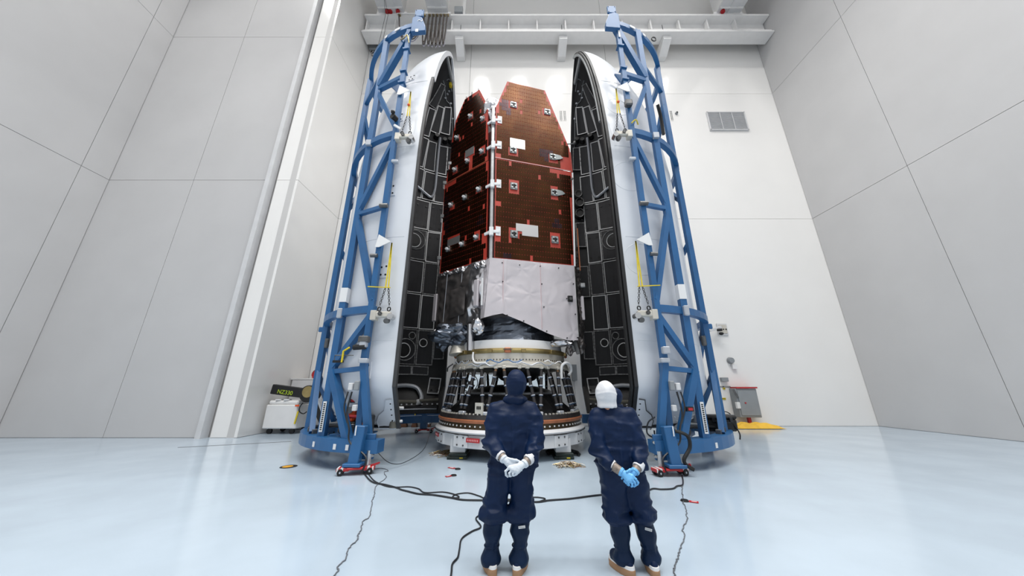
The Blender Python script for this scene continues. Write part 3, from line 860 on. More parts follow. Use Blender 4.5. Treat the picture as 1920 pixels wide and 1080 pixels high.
        MB().prism([(F[0] - s * 0.02, y - 0.06, zt_ - 0.12), (F[0] - s * 0.3, y - 0.06, zt_ + 0.03), (F[0] + s * 0.02, y - 0.06, zt_ + 0.22), (F[0] + s * 0.07, y - 0.06, zt_ - 0.12)], (0, 0.02, 0)).build('sling_bracket', M_WHITE, t)
        if z < 5: MB().bar((F[0] + s * 0.1, y - 0.07, zs + 0.02), (F[0] - s * 0.42, y - 0.05, zs + 0.0), 0.02, 0.02).build('tie_strap', M_YELLOW, t)
        else: MB().sph((F[0] - s * 0.31, y - 0.05, zt_ - 0.5), 0.04, 8, 5).build('red_tag', M_ORANGE, t)
    MB().box((Mi[0] - s * 0.02, Mi[1] - 0.1, 8.28), (0.16, 0.1, 0.18)).build('latch', M_BAND, t, bevel=0.01)
    MB().box((Mi[0], Mi[1] - 0.1, 3.28), (0.12, 0.1, 0.24)).build('latch', M_BAND, t, bevel=0.02)
    MB().box((F[0] - s * 0.12, F[1] - 0.05, 7.35), (0.18, 0.13, 0.09)).build('latch', M_BAND, t, bevel=0.02)
    MB().cyl((F[0] - s * 0.1, F[1] - 0.1, 5.98), (F[0] + s * 0.1, F[1] - 0.1, 5.98), 0.06, n=8).build('latch', M_DSILVER, t)
    MB().cyl((F[0] - s * 0.02, F[1] - 0.12, 4.6), (F[0] + s * 0.14, F[1] - 0.12, 4.6), 0.05, n=8).build('latch', M_DSILVER, t)
    MB().box((Mi[0], Mi[1], 3.75), (0.17, 0.16, 0.36)).build('white_sleeve', M_WHITE, t)
    MB().box((Mi[0], Mi[1] + 0.02, 2.6), (0.03, 0.03, 0.03)).build('bolt', M_DSILVER, t)
    MB().box((O[0] + s * 0.11, O[1], 3.14), (0.2, 0.06, 0.14)).build('lifting_lug', M_BLUE, t, bevel=0.02)
    MB().box((O[0] - s * 0.12, O[1] - 0.05, 2.75), (0.1, 0.12, 0.26)).build('latch', M_DSILVER, t, bevel=0.02)
    MB().tube([(O[0] - s * 0.45 + 0.07 * math.cos(q), O[1] - 0.85, 12.6 + 0.09 * math.sin(q)) for q in [i * PI / 6 for i in range(12)]], 0.02, 5, True).build('lifting_eye', M_RUBBER, t)
    for (a, zz, wd) in ((22, 12.5, 0.2), (32, 12.5, 0.12)):
        q = math.radians(a); p = (cx + s * (R + 0.09) * math.sin(q), cy - (R + 0.09) * math.cos(q), zz)
        MB().box(p, (wd, 0.012, 0.09), rz=s * q).build('sticker', M_TEXTW, t)
    # vertical sign strip on the middle leg
    st = MB().box((Mi[0] - s * 0.0, Mi[1] - 0.095, 0.98), (0.075, 0.012, 0.62)).build('sign_strip', M_TEXTW, t)
    lt = MB()
    for k in range(14): lt.box((Mi[0], Mi[1] - 0.104, 0.72 + k * 0.04), (0.04, 0.006, 0.022))
    lt.build('lettering', M_TEXTK, st)
    for a in (33, 20, 14) if s < 0 else (60, 30):
        q = math.radians(a); p = (cx + s * (R + 0.156) * math.sin(q), cy - (R + 0.156) * math.cos(q), 0.44)
        MB().box(p, (0.07, 0.012, 0.1), rz=s * q).build('sticker', M_TEXTW, t)
    # front jack post with bolted plate, control boxes
    jx = F[0] - s * 0.25; jy = F[1] - 0.26
    MB().bar((jx + s * 0.0, jy, 0.86), (jx + s * 0.05, jy - 0.02, 0.16), 0.2, 0.17, up=(0, 1, 0)).build('jack_post', M_BLUE, t, bevel=0.012)
    MB().box((jx - s * 0.1, jy + 0.14, 0.46), (0.3, 0.06, 0.46)).build('jack_plate', M_BLUE, t, bevel=0.01)
    MB().box((jx + s * 0.05, jy - 0.01, 0.17), (0.34, 0.28, 0.06)).build('jack_foot', M_BLUE, t, bevel=0.01)
    for z in (0.3, 0.55):
        for dx in (-0.17, 0.16): MB().cyl((jx - s * 0.08 + dx, jy + 0.08, z), (jx - s * 0.08 + dx, jy + 0.12, z), 0.028, n=8).build('bolt', M_SILVER, t)
    MB().cyl((jx - s * 0.18, jy + 0.08, 0.12), (jx - s * 0.18, jy + 0.08, 0.4), 0.05, n=10).build('jack_screw', M_SILVER, t)
    MB().box((jx + s * 0.06, jy - 0.115, 0.78), (0.02, 0.012, 0.18)).build('sticker', M_TEXTW, t)
    cb = MB().box((F[0] - s * 0.02 + s * 0.05, F[1] - 0.12, 1.62), (0.1, 0.09, 0.19)).build('control_box', M_GREY, t, bevel=0.015)
    MB().box((F[0] + s * 0.16, F[1] - 0.1, 1.6), (0.1, 0.09, 0.15)).build('control_box', M_STEELG, t, bevel=0.015)
    MB().box((F[0] - s * 0.02, F[1] - 0.08, 2.14), (0.2, 0.12, 0.1)).build('clamp_mount', M_BAND, t, bevel=0.02)
    MB().box((F[0] + s * 0.02, F[1] - 0.1, 2.5 if s < 0 else 2.35), (0.16, 0.14, 0.16)).build('clamp_mount', M_BAND, t, bevel=0.02)
    MB().box((F[0] + s * 0.02, F[1] - 0.1, 1.18), (0.09, 0.08, 0.12)).build('junction_box', M_STEELG, t, bevel=0.01)
    if s < 0:
        MB().cyl((F[0] - 0.22, F[1] - 0.12, 2.42), (F[0] + 0.04, F[1] - 0.12, 2.44), 0.06, n=10).build('winch_motor', M_RUBBER, t)
        MB().box((F[0] - 0.02, F[1] - 0.1, 2.6), (0.22, 0.16, 0.14)).build('winch', M_DSILVER, t, bevel=0.02)
        MB().tube([(F[0] - 0.3, F[1] - 0.14, 2.42), (F[0] - 0.42, F[1] - 0.14, 2.34), (F[0] - 0.42, F[1] - 0.14, 2.1)], 0.022, 5).build('crank', M_YELLOW, t)
        MB().bar((F[0] - 0.62, F[1] - 0.12, 2.12), (F[0] - 0.4, F[1] - 0.12, 2.12), 0.05).build('crank_handle', M_RUBBER, t)
        MB().tube([(F[0] - 0.6, F[1] - 0.12, 2.12), (F[0] - 0.6, F[1] - 0.12, 2.25), (F[0] - 0.2, F[1] - 0.12, 2.25)], 0.012, 4).build('guard_wire', M_DSILVER, t)
        MB().cyl((F[0] - 0.05, F[1] - 0.24, 8.72), (F[0] + 0.02, F[1] - 0.1, 8.72), 0.085, 0.075, 12).build('camera_body', M_RUBBER, t, smooth=True)
        MB().sph((F[0] - 0.03, F[1] - 0.26, 8.82), 0.06, 8, 6).build('camera_head', M_RUBBER, t)
        MB().box((F[0] + 0.1, F[1] - 0.14, 8.42), (0.24, 0.05, 0.06), Matrix.Rotation(0.6, 3, 'Y')).build('camera_bracket', M_WHITE, t)
        MB().tube(spline([(F[0] - 0.25, F[1] + 0.02, 12.0), (F[0] - 0.1, F[1] - 0.12, 11.85), (F[0], F[1] - 0.12, 12.0), (F[0] + 0.08, F[1] - 0.1, 11.7)]), 0.02, 5).build('rope', M_GOLD, t)
    else:
        MB().box((F[0] - 0.05, F[1] - 0.14, 9.15), (0.2, 0.16, 0.2)).build('pulley_block', M_DSILVER, t, bevel=0.03)
        MB().tube(spline([(F[0] - 0.02, F[1] - 0.1, 8.5), (F[0] + 0.1, F[1] - 0.12, 8.6), (F[0] + 0.2, F[1], 8.55)]), 0.018, 5).build('rope', M_YELLOW, t)
        MB().tube(spline([(O[0] - 0.5, O[1] - 0.5, 10.2), (O[0] - 0.35, O[1] - 0.3, 9.9), (O[0] - 0.3, O[1] - 0.2, 9.3)]), 0.05, 6).build('cable_bundle', M_RUBBER, t)
    # hanging cables
    M_CC = M_CABLE
    MB().tube(spline([(F[0] + s * 0.1, F[1] - 0.15, 1.5), (F[0] + s * 0.12, F[1] - 0.2, 1.1), (F[0] + s * 0.02, F[1] - 0.22, 0.8), (F[0] - s * 0.05, F[1] - 0.25, 0.55), (jx - s * 0.18, jy - 0.06, 0.3), (jx - s * 0.16, jy - 0.12, 0.05)]), 0.018, 5).build('hanging_cable', M_CC, t, smooth=True)
    MB().tube(spline([(F[0] + s * 0.18, F[1] - 0.15, 1.5), (F[0] + s * 0.2, F[1] - 0.18, 1.2), (F[0] + s * 0.08, F[1] - 0.2, 0.9)]), 0.016, 5).build('hanging_cable', M_CC, t, smooth=True)
    if s > 0:
        MB().tube(spline([(jx + 0.12, jy - 0.05, 0.78), (jx + 0.32, jy - 0.1, 0.7), (jx + 0.34, jy - 0.1, 0.5), (jx + 0.2, jy - 0.1, 0.3), (jx + 0.22, jy - 0.1, 0.2), (jx + 0.34, jy - 0.12, 0.12)]), 0.035, 6).build('thick_hose', M_RUBBER, t, smooth=True)
        MB().tube(spline([(F[0] - 0.35, F[1], 1.0), (F[0] - 0.5, F[1], 0.9), (F[0] - 0.55, F[1], 0.7), (F[0] - 0.42, F[1], 0.62), (F[0] - 0.4, F[1], 0.75)]), 0.016, 5).build('hanging_cable', M_CC, t)
        MB().box((F[0] + 0.36, F[1] - 0.05, 1.16), (0.14, 0.08, 0.09)).build('red_readout', M_RUBBER, t)
        MB().box((F[0] + 0.36, F[1] - 0.095, 1.16), (0.09, 0.01, 0.05)).build('red_readout_face', M_RED, t)
    else:
        MB().box((F[0] - 0.34, F[1] + 0.5, 1.3), (0.14, 0.08, 0.09)).build('red_readout', M_RUBBER, t)
        MB().box((F[0] - 0.34, F[1] + 0.455, 1.3), (0.09, 0.01, 0.05)).build('red_readout_face', M_RED, t)
    # inner cross tubes of the base ring
    a = V((cx + s * R * math.sin(math.radians(70)), cy - R * math.cos(math.radians(70))), 0.6)
    MB().tube(spline([(F[0] + s * 0.1, F[1] + 0.3, 0.58), (Mi[0] - s * 0.1, Mi[1] + 0.5, 0.72), tuple(a)]), 0.04, 6).build('hose', M_RUBBER, t)
    MB().tube(spline([(F[0] + s * 0.15, F[1] + 0.4, 0.6), (Mi[0] - s * 0.15, Mi[1] + 0.62, 0.78), (a.x, a.y + 0.1, 0.62)]), 0.03, 6).build('hose', M_GREY, t)
    MB().bar((F[0] + s * 0.3, F[1] + 0.75, 0.46), (O[0] - s * 0.25, O[1] + 1.0, 0.46), 0.14, 0.2).build('cross_beam', M_BLUE, t)
    MB().cyl((F[0] + s * 0.7, F[1] + 0.9, 0.62), (F[0] + s * 0.7, F[1] + 1.1, 0.62), 0.12, n=14).build('hose_reel', M_DSILVER, t)
    MB().cyl((F[0] + s * 0.7, F[1] + 0.88, 0.62), (F[0] + s * 0.7, F[1] + 0.9, 0.62), 0.06, n=12).build('reel_hub', M_RUBBER, t)
    for k, (a_, z_) in enumerate(((45, 0.62), (55, 0.62), (68, 0.62))):
        q = math.radians(a_)
        MB().box((cx + s * (R - 0.05) * math.sin(q), cy - (R - 0.05) * math.cos(q), z_), (0.18, 0.12, 0.1), rz=s * q).build('cable_tray', M_DSILVER, t, bevel=0.01)
    # rear end: posts under the ring
    for p in (Fb, (cx + s * R, cy + 0.2)):
        MB().box((p[0], p[1], 0.27), (0.22, 0.22, 0.26)).build('jack_post', M_BLUE, t)
    return t
lf = support_frame(-1, 'left blue curved support cradle holding the left fairing half, marked 2')
rf = support_frame(1, 'right blue curved support cradle holding the right fairing half, black case on its base')
# inner beam seen under the left fairing half

MB().box((3.35, 12.6, 0.47), (1.5, 0.2, 0.3)).build('inner_beam', M_BLUE, rf)

# machinery skates under the frames
def make_skate(label):
    t = thing('machinery_skate', label, 'skate', (0, 0, 0), 'machinery skates under the blue frames')
    MB().box((0, 0, 0.115), (0.34, 0.3, 0.035)).build('top_plate', M_RED, t, bevel=0.006)
    MB().box((0, 0, 0.133), (0.22, 0.2, 0.02)).build('pad', M_RUBBER, t)
    for sx in (-1, 1):
        b = MB().box((sx * 0.26, 0, 0.1), (0.26, 0.22, 0.06)).build('side_bar', M_RED, t, bevel=0.01)
        MB().box((sx * 0.27, 0, 0.102), (0.05, 0.224, 0.064)).build('white_stripe', M_WHITE, b)
        MB().box((sx * 0.36, 0, 0.102), (0.03, 0.224, 0.064)).build('white_stripe', M_WHITE, b)
        for sy in (-1, 1):
            wv = MB().cyl((sx * 0.3, sy * 0.06, 0.06), (sx * 0.3, sy * 0.13, 0.06), 0.06, n=14).build('wheel', M_RUBBER, t)
            MB().cyl((sx * 0.3, sy * 0.13, 0.06), (sx * 0.3, sy * 0.134, 0.06), 0.018, n=10).build('hub', M_BAND, wv)
    MB().bar((0.3, -0.02, 0.14), (0.46, -0.08, 0.18), 0.035).build('handle', M_RED, t)
    MB().bar((0.42, -0.14, 0.18), (0.48, -0.02, 0.18), 0.025).build('grip', M_RED, t)
    return t
sk = make_skate('red and white machinery skate under the front foot of the left blue frame')
sk.scale = (0.86, 0.86, 1.0)
sk.location = (-3.0, 6.83, 0); sk.rotation_euler = (0, 0, 0.25)
copy_tree(sk, (3.0, 6.75, 0), 0.15, 'red and white machinery skate under the front foot of the right blue frame')
copy_tree(sk, (-5.38, 10.0, 0), 1.2, 'red machinery skate under the outer left side of the left blue frame')
copy_tree(sk, (5.5, 10.0, 0), 0.2, 'red machinery skate under the outer right side of the right blue frame')
copy_tree(sk, (-3.2, 12.5, 0), 0.1, 'red machinery skate behind the stand under the far end of the left blue frame')
# ------------------------------------------------------------------ satellite
SA = Vector((-0.55, 8.05, 0)); SL = Vector((-2.21, 9.32, 0)); SR = Vector((1.77, 8.63, 0)); SC = Vector((-0.05, 9.6, 0))
SL2, SA2, SR2 = SC * 2 - SL, SC * 2 - SA, SC * 2 - SR
HEX = [SA, SR, SL2, SA2, SR2, SL]
sat = thing('satellite', 'tall satellite with folded brown solar panels and pale foil wrapped body on the adapter', 'satellite', (SC.x, SC.y, 2.78))
def frame_(A, B):
    d = (B - A).normalized(); n = Vector((d.y, -d.x, 0))
    if n.dot(A - SC) < 0: n = -n
    return d, n
def onf(fr_, A, s_, z, off=0.0):
    p = A + fr_[0] * s_ + fr_[1] * off
    return Vector((p.x, p.y, z))
def shrink(k): return [SC + (p - SC) * k for p in HEX]
mb = MB(); h1 = shrink(0.965)
mb.prism([(p.x, p.y, 3.38) for p in h1], (0, 0, 1.54)); mb.build('bus', M_FOILD, sat)
# upper core behind the panels, tapering
mb = MB(); k0 = shrink(0.93); k1 = shrink(0.9); k2 = shrink(0.55)
vs = [(p.x, p.y, 4.9) for p in k0] + [(p.x, p.y, 9.6) for p in k1] + [(p.x, p.y, 11.0) for p in k2]
fs = [tuple(range(5, -1, -1)), tuple(range(12, 18))]
for l in (0, 6): fs += [(l + i, l + (i + 1) % 6, l + 6 + (i + 1) % 6, l + 6 + i) for i in range(6)]
mb.add(vs, fs).build('core', M_FOILS, sat)

def clip_poly_contains(poly, x, y):
    c = False; n = len(poly)
    for i in range(n):
        x0, y0 = poly[i]; x1, y1 = poly[(i + 1) % n]
        if (y0 > y) != (y1 > y) and x < (x1 - x0) * (y - y0) / (y1 - y0) + x0: c = not c
    return c
M_CELL = mat('brown solar cell', '#3f2617', 0.25, 0.9, var=0.3, vscale=2.5, col2='#4b2f1a')
M_CELL2 = mat('blue brown solar cell', '#382a2c', 0.25, 0.85, var=0.3, vscale=3)
M_PATCH = mat('pale reflective test patch', '#cfcdcc', 0.35, 0.85, bump=0.05, bscale=40)
M_FRAMEM = mat('grey hold down frame', '#9aa0a0', 0.4, 0.7)

def solar_panel(A, B, poly, holds, patches, reds, name_lbl, seed):
    fr_ = frame_(A, B); rnd = random.Random(seed)
    o0, o1 = 0.05, 0.085
    mb = MB(); mb.prism([onf(fr_, A, s_, z, o0) for (s_, z) in poly], fr_[1] * (o1 - o0))
    p = mb.build('solar_panel', M_REDSUB, sat)
    if name_lbl: p['label'] = name_lbl
    zmin = min(q[1] for q in poly); zmax = max(q[1] for q in poly)
    smin = min(q[0] for q in poly); smax = max(q[0] for q in poly)
    cw, ch = 0.078, 0.152
    mb = MB(); mb2 = MB()
    nr = int((zmax - zmin - 0.06) / 0.154); ch = (zmax - zmin - 0.06) / nr
    z = zmin + 0.03; row = 0
    off = o1 + 0.006
    while row < nr:
        s_ = smin + 0.03
        col = 0
        while s_ + cw < smax:
            a = (s_ + 0.0014, z + 0.0026); b = (s_ + cw - 0.0014, z + ch - 0.0026)
            ok = all(clip_poly_contains(poly, x, y) for x in (a[0] - 0.004, b[0] + 0.004) for y in (a[1] - 0.004, b[1] + 0.004))
            if ok:
                for (hs, hz, wd, ht) in holds + patches + reds:
                    if abs((a[0] + b[0]) / 2 - hs) < wd / 2 + 0.015 and abs((a[1] + b[1]) / 2 - hz) < ht / 2 + 0.03: ok = False; break
            if ok and rnd.random() > 0.014:
                q = 0.015
                P = [(a[0], a[1]), (b[0], a[1]), (b[0], b[1] - q), (b[0] - q, b[1]), (a[0] + q, b[1]), (a[0], b[1] - q)]
                blue = noise.noise(Vector((s_ * 1.3 + seed, z * 1.1, 1.0))) > 0.5
                (mb2 if blue else mb).add([onf(fr_, A, x, y, off) for (x, y) in P], [tuple(range(6))])
            s_ += cw; col += 1
        z += ch; row += 1
    if mb.v: 
        c = mb.build('solar_cells', M_CELL, p); c['kind'] = 'stuff'
    if mb2.v:
        c = mb2.build('solar_cells', M_CELL2, p); c['kind'] = 'stuff'
    return p, fr_
R_low = [(0.05, 4.95), (2.39, 4.95), (2.52, 8.2), (0.03, 8.24)]
R_up = [(0.02, 8.28), (2.53, 8.25), (2.51, 9.1), (1.72, 11.4), (0.38, 11.42), (0.01, 10.21)]
L_low = [(0.14, 4.95), (2.09, 4.95), (2.16, 8.2), (0.17, 8.24)]
L_up = [(0.19, 8.28), (2.13, 8.25), (1.95, 9.1), (1.94, 10.0), (1.8, 10.8), (1.38, 11.5), (0.67, 11.45), (0.26, 10.45)]
def hold(A, fr_, s_, z, pointed, left):
    c = onf(fr_, A, s_, z, 0.10); d, n = fr_
    R = Matrix((d, -n, Vector((0, 0, 1)))).transposed()
    h = MB(); g = 0.72 if left else 1.0
    for (dx, dz, wx, wz) in ((-0.085, 0, 0.05, 0.22), (0.085, 0, 0.05, 0.22), (0, 0.09, 0.22, 0.05), (0, -0.09, 0.22, 0.05)):
        h.box(c + d * dx * g + Vector((0, 0, dz * g)), (wx * g, 0.045, wz * g), R)
    if pointed: h.prism([c + d * x + Vector((0, 0, zz)) + n * 0.0 for x, zz in ((0.1, -0.11), (0.1, 0.11), (0.26, 0.09), (0.36, 0.0), (0.26, -0.06))], n * 0.03)
    ho = h.build('hold_down', M_FRAMEM, sat, bevel=0.006)
    MB().box(c, (0.13, 0.03, 0.13), R).build('socket', M_RUBBER, ho)
    q = MB()
    for a in ((-0.055, 0.055), (0.055, 0.055), (-0.055, -0.055), (0.055, -0.055)): q.cyl(c + d * a[0] + Vector((0, 0, a[1])), c + d * a[0] + Vector((0, 0, a[1])) + n * 0.05, 0.028, n=8)
    q.build('posts', M_SILVER, ho)['kind'] = 'stuff'
    if left: MB().cyl(c, c + n * 0.1, 0.055, 0.04, 12).build('cap', M_WHITE, ho, smooth=True)
hR = [(0.59, 10.45), (1.77, 10.45), (0.58, 8.64), (1.89, 8.65), (0.6, 7.33), (1.89, 7.32), (0.6, 5.74), (1.84, 5.71)]
hL = [(1.03, 10.48), (0.44, 10.01), (1.66, 9.93), (0.43, 8.71), (1.06, 8.66), (1.66, 8.6), (0.5, 7.34), (1.1, 7.3), (1.74, 7.27), (0.53, 5.74), (1.12, 5.69), (1.74, 5.69)]
def hs(l, lo): return [(a, b, (0.26 if l is hR else 0.18), (0.28 if l is hR else 0.2)) for (a, b) in l if (b < 8.26) == lo]
redR_up = [(0.08, 9.7, 0.14, 0.2), (0.08, 8.68, 0.14, 0.2), (2.36, 8.48, 0.34, 0.4), (0.06, 10.05, 0.06, 0.2)]
redR_lo = [(0.1, 7.3, 0.12, 0.2), (0.1, 5.75, 0.14, 0.4), (2.45, 6.9, 0.12, 0.3), (0.1, 6.6, 0.08, 0.1)]
pR_up = [(0.725, 8.915, 0.47, 0.3)]; pR_lo = [(1.0, 5.91, 0.64, 0.3)]
pL_up = [(1.0, 8.98, 0.38, 0.24)]; pL_lo = [(1.52, 5.91, 0.5, 0.18)]
solar_panel(SA, SR, R_low, hs(hR, True), pR_lo, redR_lo, 'lower front solar panel facing right', 1)
p_, frR = solar_panel(SA, SR, R_up, hs(hR, False), pR_up, redR_up, 'upper front solar panel with cut top corners', 2)
solar_panel(SA, SL, L_low, hs(hL, True), pL_lo, [(0.22, 5.65, 0.14, 0.25), (0.2, 5.1, 0.1, 0.2)], 'lower left solar panel, dark in shade', 3)
p_, frL = solar_panel(SA, SL, L_up, hs(hL, False), pL_up, [(0.95, 8.5, 0.12, 0.3)], 'upper left solar panel with slanted top, dark in shade', 4)
for (a, b) in hR: hold(SA, frR, a, b, abs(b - 8.65) < 0.005 or abs(b - 7.32) < 0.005, False)
for (a, b) in hL: hold(SA, frL, a, b, False, True)
def tpatch(fr_, s0, s1, z0, z1, notch=None):
    P = [(s0, z0), (s1, z0), (s1, z1), (s0, z1)]
    if notch: P = [(s0, z0 + notch[1]), (s0 + notch[0], z0 + notch[1]), (s0 + notch[0], z0), (s1, z0), (s1, z1), (s0, z1)]
    MB().prism([onf(fr_, SA, x, z, 0.086) for x, z in P], fr_[1] * 0.012).build('test_patch', M_PATCH, sat)
tpatch(frR, 0.48, 0.97, 8.74, 9.1); tpatch(frR, 0.66, 1.33, 5.73, 6.1, (0.18, 0.13))
tpatch(frL, 0.8, 1.2, 8.84, 9.13); tpatch(frL, 1.25, 1.8, 5.79, 6.03)
# panel edge trims (bright seam lines)
MB().bar(onf(frR, SA, 0.02, 8.26, 0.09), onf(frR, SA, 2.5, 8.225, 0.09), 0.02, 0.02).build('seam_strip', mat('pink seam strip', '#d9a9a4', 0.4), sat)
MB().bar(onf(frL, SA, 0.19, 8.26, 0.09), onf(frL, SA, 2.14, 8.225, 0.09), 0.015, 0.015).build('seam_strip', M_COPPER, sat)
for P in ((R_up, SA, frR), (L_up, SA, frL)):
    pass
MB().bar(onf(frR, SA, 2.44, 4.95, 0.04), onf(frR, SA, 2.57, 8.2, 0.04), 0.05, 0.06).build('edge_strip', M_WHITE, sat)
MB().bar(onf(frR, SA, 2.55, 8.22, 0.03), onf(frR, SA, 2.53, 9.0, 0.03), 0.06, 0.06).build('edge_strip', M_REDSUB, sat)
# corner spine with hinges
cz = Vector((SA.x - 0.03, SA.y - 0.02, 0))
MB().bar((cz.x, cz.y, 4.9), (cz.x - 0.02, cz.y + 0.02, 10.3), 0.075, 0.05).build('corner_spine', M_SILVER, sat)
MB().bar((cz.x - 0.045, cz.y - 0.02, 4.9), (cz.x - 0.065, cz.y, 10.3), 0.02, 0.03).build('spine_rib', M_DSILVER, sat)
for z in (9.7, 8.72, 7.32, 5.76):
    h = MB()
    h.box(cz + Vector((0, -0.06, z)), (0.12, 0.09, 0.26))
    h.bar(cz + Vector((0, -0.06, z)), onf(frR, SA, 0.18, z, 0.12), 0.05, 0.09)
    h.bar(cz + Vector((0, -0.06, z)), onf(frL, SA, 0.22, z - 0.03, 0.1), 0.05, 0.09)
    h.build('hinge', M_WHITE, sat, bevel=0.01)
    MB().box(onf(frR, SA, 0.14, z + 0.02, 0.1), (0.14, 0.02, 0.28), Matrix((frR[0], -frR[1], Vector((0, 0, 1)))).transposed()).build('hinge_plate', M_WHITE, sat)
for z in (9.0, 8.3, 7.0, 5.5):
    h = MB(); c = onf(frL, SA, 2.15 if z < 8.5 else 1.95, z, 0.08)
    h.box(c, (0.14, 0.1, 0.12)); h.box(c + Vector((-0.04, 0, -0.14)), (0.05, 0.06, 0.2))
    h.build('hinge', M_SILVER, sat, bevel=0.012)
for (x, z, l) in ((0.8, 11.5, 0.2), (1.12, 11.5, 0.22), (1.4, 11.45, 0.25), (1.68, 11.1, 0.12)):
    c = onf(frL, SA, x, z, 0.0)
    MB().cyl(c, c + Vector((0, 0, l)), 0.03, 0.018, 8).build('top_fitting', M_DSILVER, sat)
for z in (4.85, 7.9): MB().cyl(onf(frR, SA, 2.5, z, 0.1), onf(frR, SA, 2.5, z, 0.16), 0.04, n=8).build('edge_fitting', M_SILVER, sat)

# crumpled sheets
def sheet(P00, P10, P11, P01, nu, nv, amp, freq, name, m, nrm, seed=0, ridged=True, bott=None, part=None, smooth=False, edge0=True):
    vs = []; fs = []
    P00, P10, P11, P01 = [Vector(p) for p in (P00, P10, P11, P01)]; nrm = Vector(nrm)
    for j in range(nv + 1):
        v = j / nv
        for i in range(nu + 1):
            u = i / nu
            lo = P00.lerp(P10, u) if bott is None else Vector(bott(u))
            p = lo.lerp(P01.lerp(P11, u), v)
            q = p * freq + Vector((seed * 7.3, 0, seed))
            if ridged:
                a = noise.noise(q); b = noise.noise(q * 2.3 + Vector((3, 1, 7))); c_ = noise.noise(q * 5.1)
                h = amp * (1.2 * (0.5 - abs(a)) + 0.7 * (0.4 - abs(b)) + 0.3 * c_)
            else:
                h = amp * (noise.noise(q) + 0.5 * abs(noise.noise(q * 2.4)) + 0.2 * noise.noise(q * 5))
            if edge0: h *= min(1, 6 * min(u, 1 - u) + 0.25) * min(1, 6 * min(v, 1 - v) + 0.25)
            vs.append(p + nrm * h)
    m_ = nu + 1
    for j in range(nv):
        for i in range(nu): fs.append((j * m_ + i, j * m_ + i + 1, (j + 1) * m_ + i + 1, (j + 1) * m_ + i))
    return MB().add(vs, fs).build(name, m, part or sat, smooth=2 if smooth else False)
# pale blanket over the front face, its lower edge cut to a slant
bl = [(-0.2, 3.28), (0.02, 3.35), (0.28, 3.41), (0.8, 3.23), (1.52, 2.94), (2.05, 2.78), (2.37, 2.79)]
def blow(u):
    s_ = -0.2 + 2.57 * u
    for (a, b) in zip(bl, bl[1:]):
        if s_ <= b[0] + 1e-6:
            z = a[1] + (b[1] - a[1]) * (s_ - a[0]) / (b[0] - a[0]); break
    else: z = bl[-1][1]
    return onf(frR, SA, s_, z, 0.09)
creases = [(0.28, 3.85), (0.28, 4.25), (0.75, 4.7), (1.5, 3.7), (2.2, 3.9), (0.05, 4.2), (1.2, 4.9), (2.3, 4.5), (2.25, 3.0), (1.0, 4.0)]
def blanket():
    vs = []; fs = []; nu, nv = 90, 76; d, n = frR
    for j in range(nv + 1):
        v = j / nv
        for i in range(nu + 1):
            u = i / nu; s_ = -0.2 + 2.57 * u
            lo = blow(u); hi = onf(frR, SA, -0.08 + 2.47 * u, 4.94, 0.09)
            p = lo.lerp(hi, v); z = p.z
            h = 0.02 * noise.noise(Vector((s_ * 1.5, z * 1.5, 0))) + 0.006 * (0.5 - abs(noise.noise(Vector((s_ * 4, z * 4, 5)))))
            for (k, (cs, czz)) in enumerate(creases):
                dx = s_ - cs; dz = z - czz; r = math.hypot(dx, dz) + 0.02
                a = math.atan2(dz, dx)
                h += 0.013 * math.exp(-r * 2.2) * (abs(math.sin(a * 2.5 + k)) - 0.5) * min(1, r * 9)
            h += 0.012 * math.exp(-((s_ - 0.29) / 0.012) ** 2) + 0.008 * math.exp(-((s_ - 1.35) / 0.01) ** 2)
            vs.append(p + n * (h + 0.03))
    m_ = nu + 1
    for j in range(nv):
        for i in range(nu): fs.append((j * m_ + i, j * m_ + i + 1, (j + 1) * m_ + i + 1, (j + 1) * m_ + i))
    return MB().add(vs, fs).build('front_blanket', M_BLANKET, sat, smooth=2)
bk = blanket()
sheet(onf(frL, SA, 0.32, 3.3, 0.08), blow(0.0), onf(frR, SA, -0.08, 4.94, 0.1), onf(frL, SA, 0.25, 4.92, 0.08), 12, 40, 0.03, 3.0, 'corner_blanket', M_BLANKET, (-0.3, -0.95, 0), 3)
M_PINK = mat('pinkish seam tape', '#d8c2c4', 0.5)
for (sa, z0_) in ((0.29, 3.46), (1.35, 3.06)):
    MB().tube([onf(frR, SA, sa, z0_ + (4.9 - z0_) * k / 12.0, 0.132) for k in range(13)], 0.012, 4).build('blanket_seam', M_PINK, sat)
for (a, z) in ((0.26, 4.82), (0.75, 4.8), (1.35, 4.82), (1.9, 4.82), (0.28, 4.28), (1.38, 4.3), (2.33, 4.38), (1.42, 3.65), (2.1, 3.93), (0.4, 3.37), (0.85, 3.24), (1.48, 3.0), (2.05, 2.84), (2.33, 3.5), (2.35, 2.86)):
    c = onf(frR, SA, a, z, 0.115)
    MB().cyl(c, c + frR[1] * 0.03, 0.017, n=6).build('blanket_button', M_RUBBER, sat)
Rr = Matrix((frR[0], -frR[1], Vector((0, 0, 1)))).transposed()
bx = MB().box(onf(frR, SA, 2.2, 3.93, 0.14), (0.14, 0.06, 0.17), Rr).build('black_sensor', M_RUBBER, sat, bevel=0.01)
MB().cyl(onf(frR, SA, 2.2, 3.93, 0.17), onf(frR, SA, 2.2, 3.93, 0.18), 0.045, n=10).build('lens', M_DSILVER, bx)
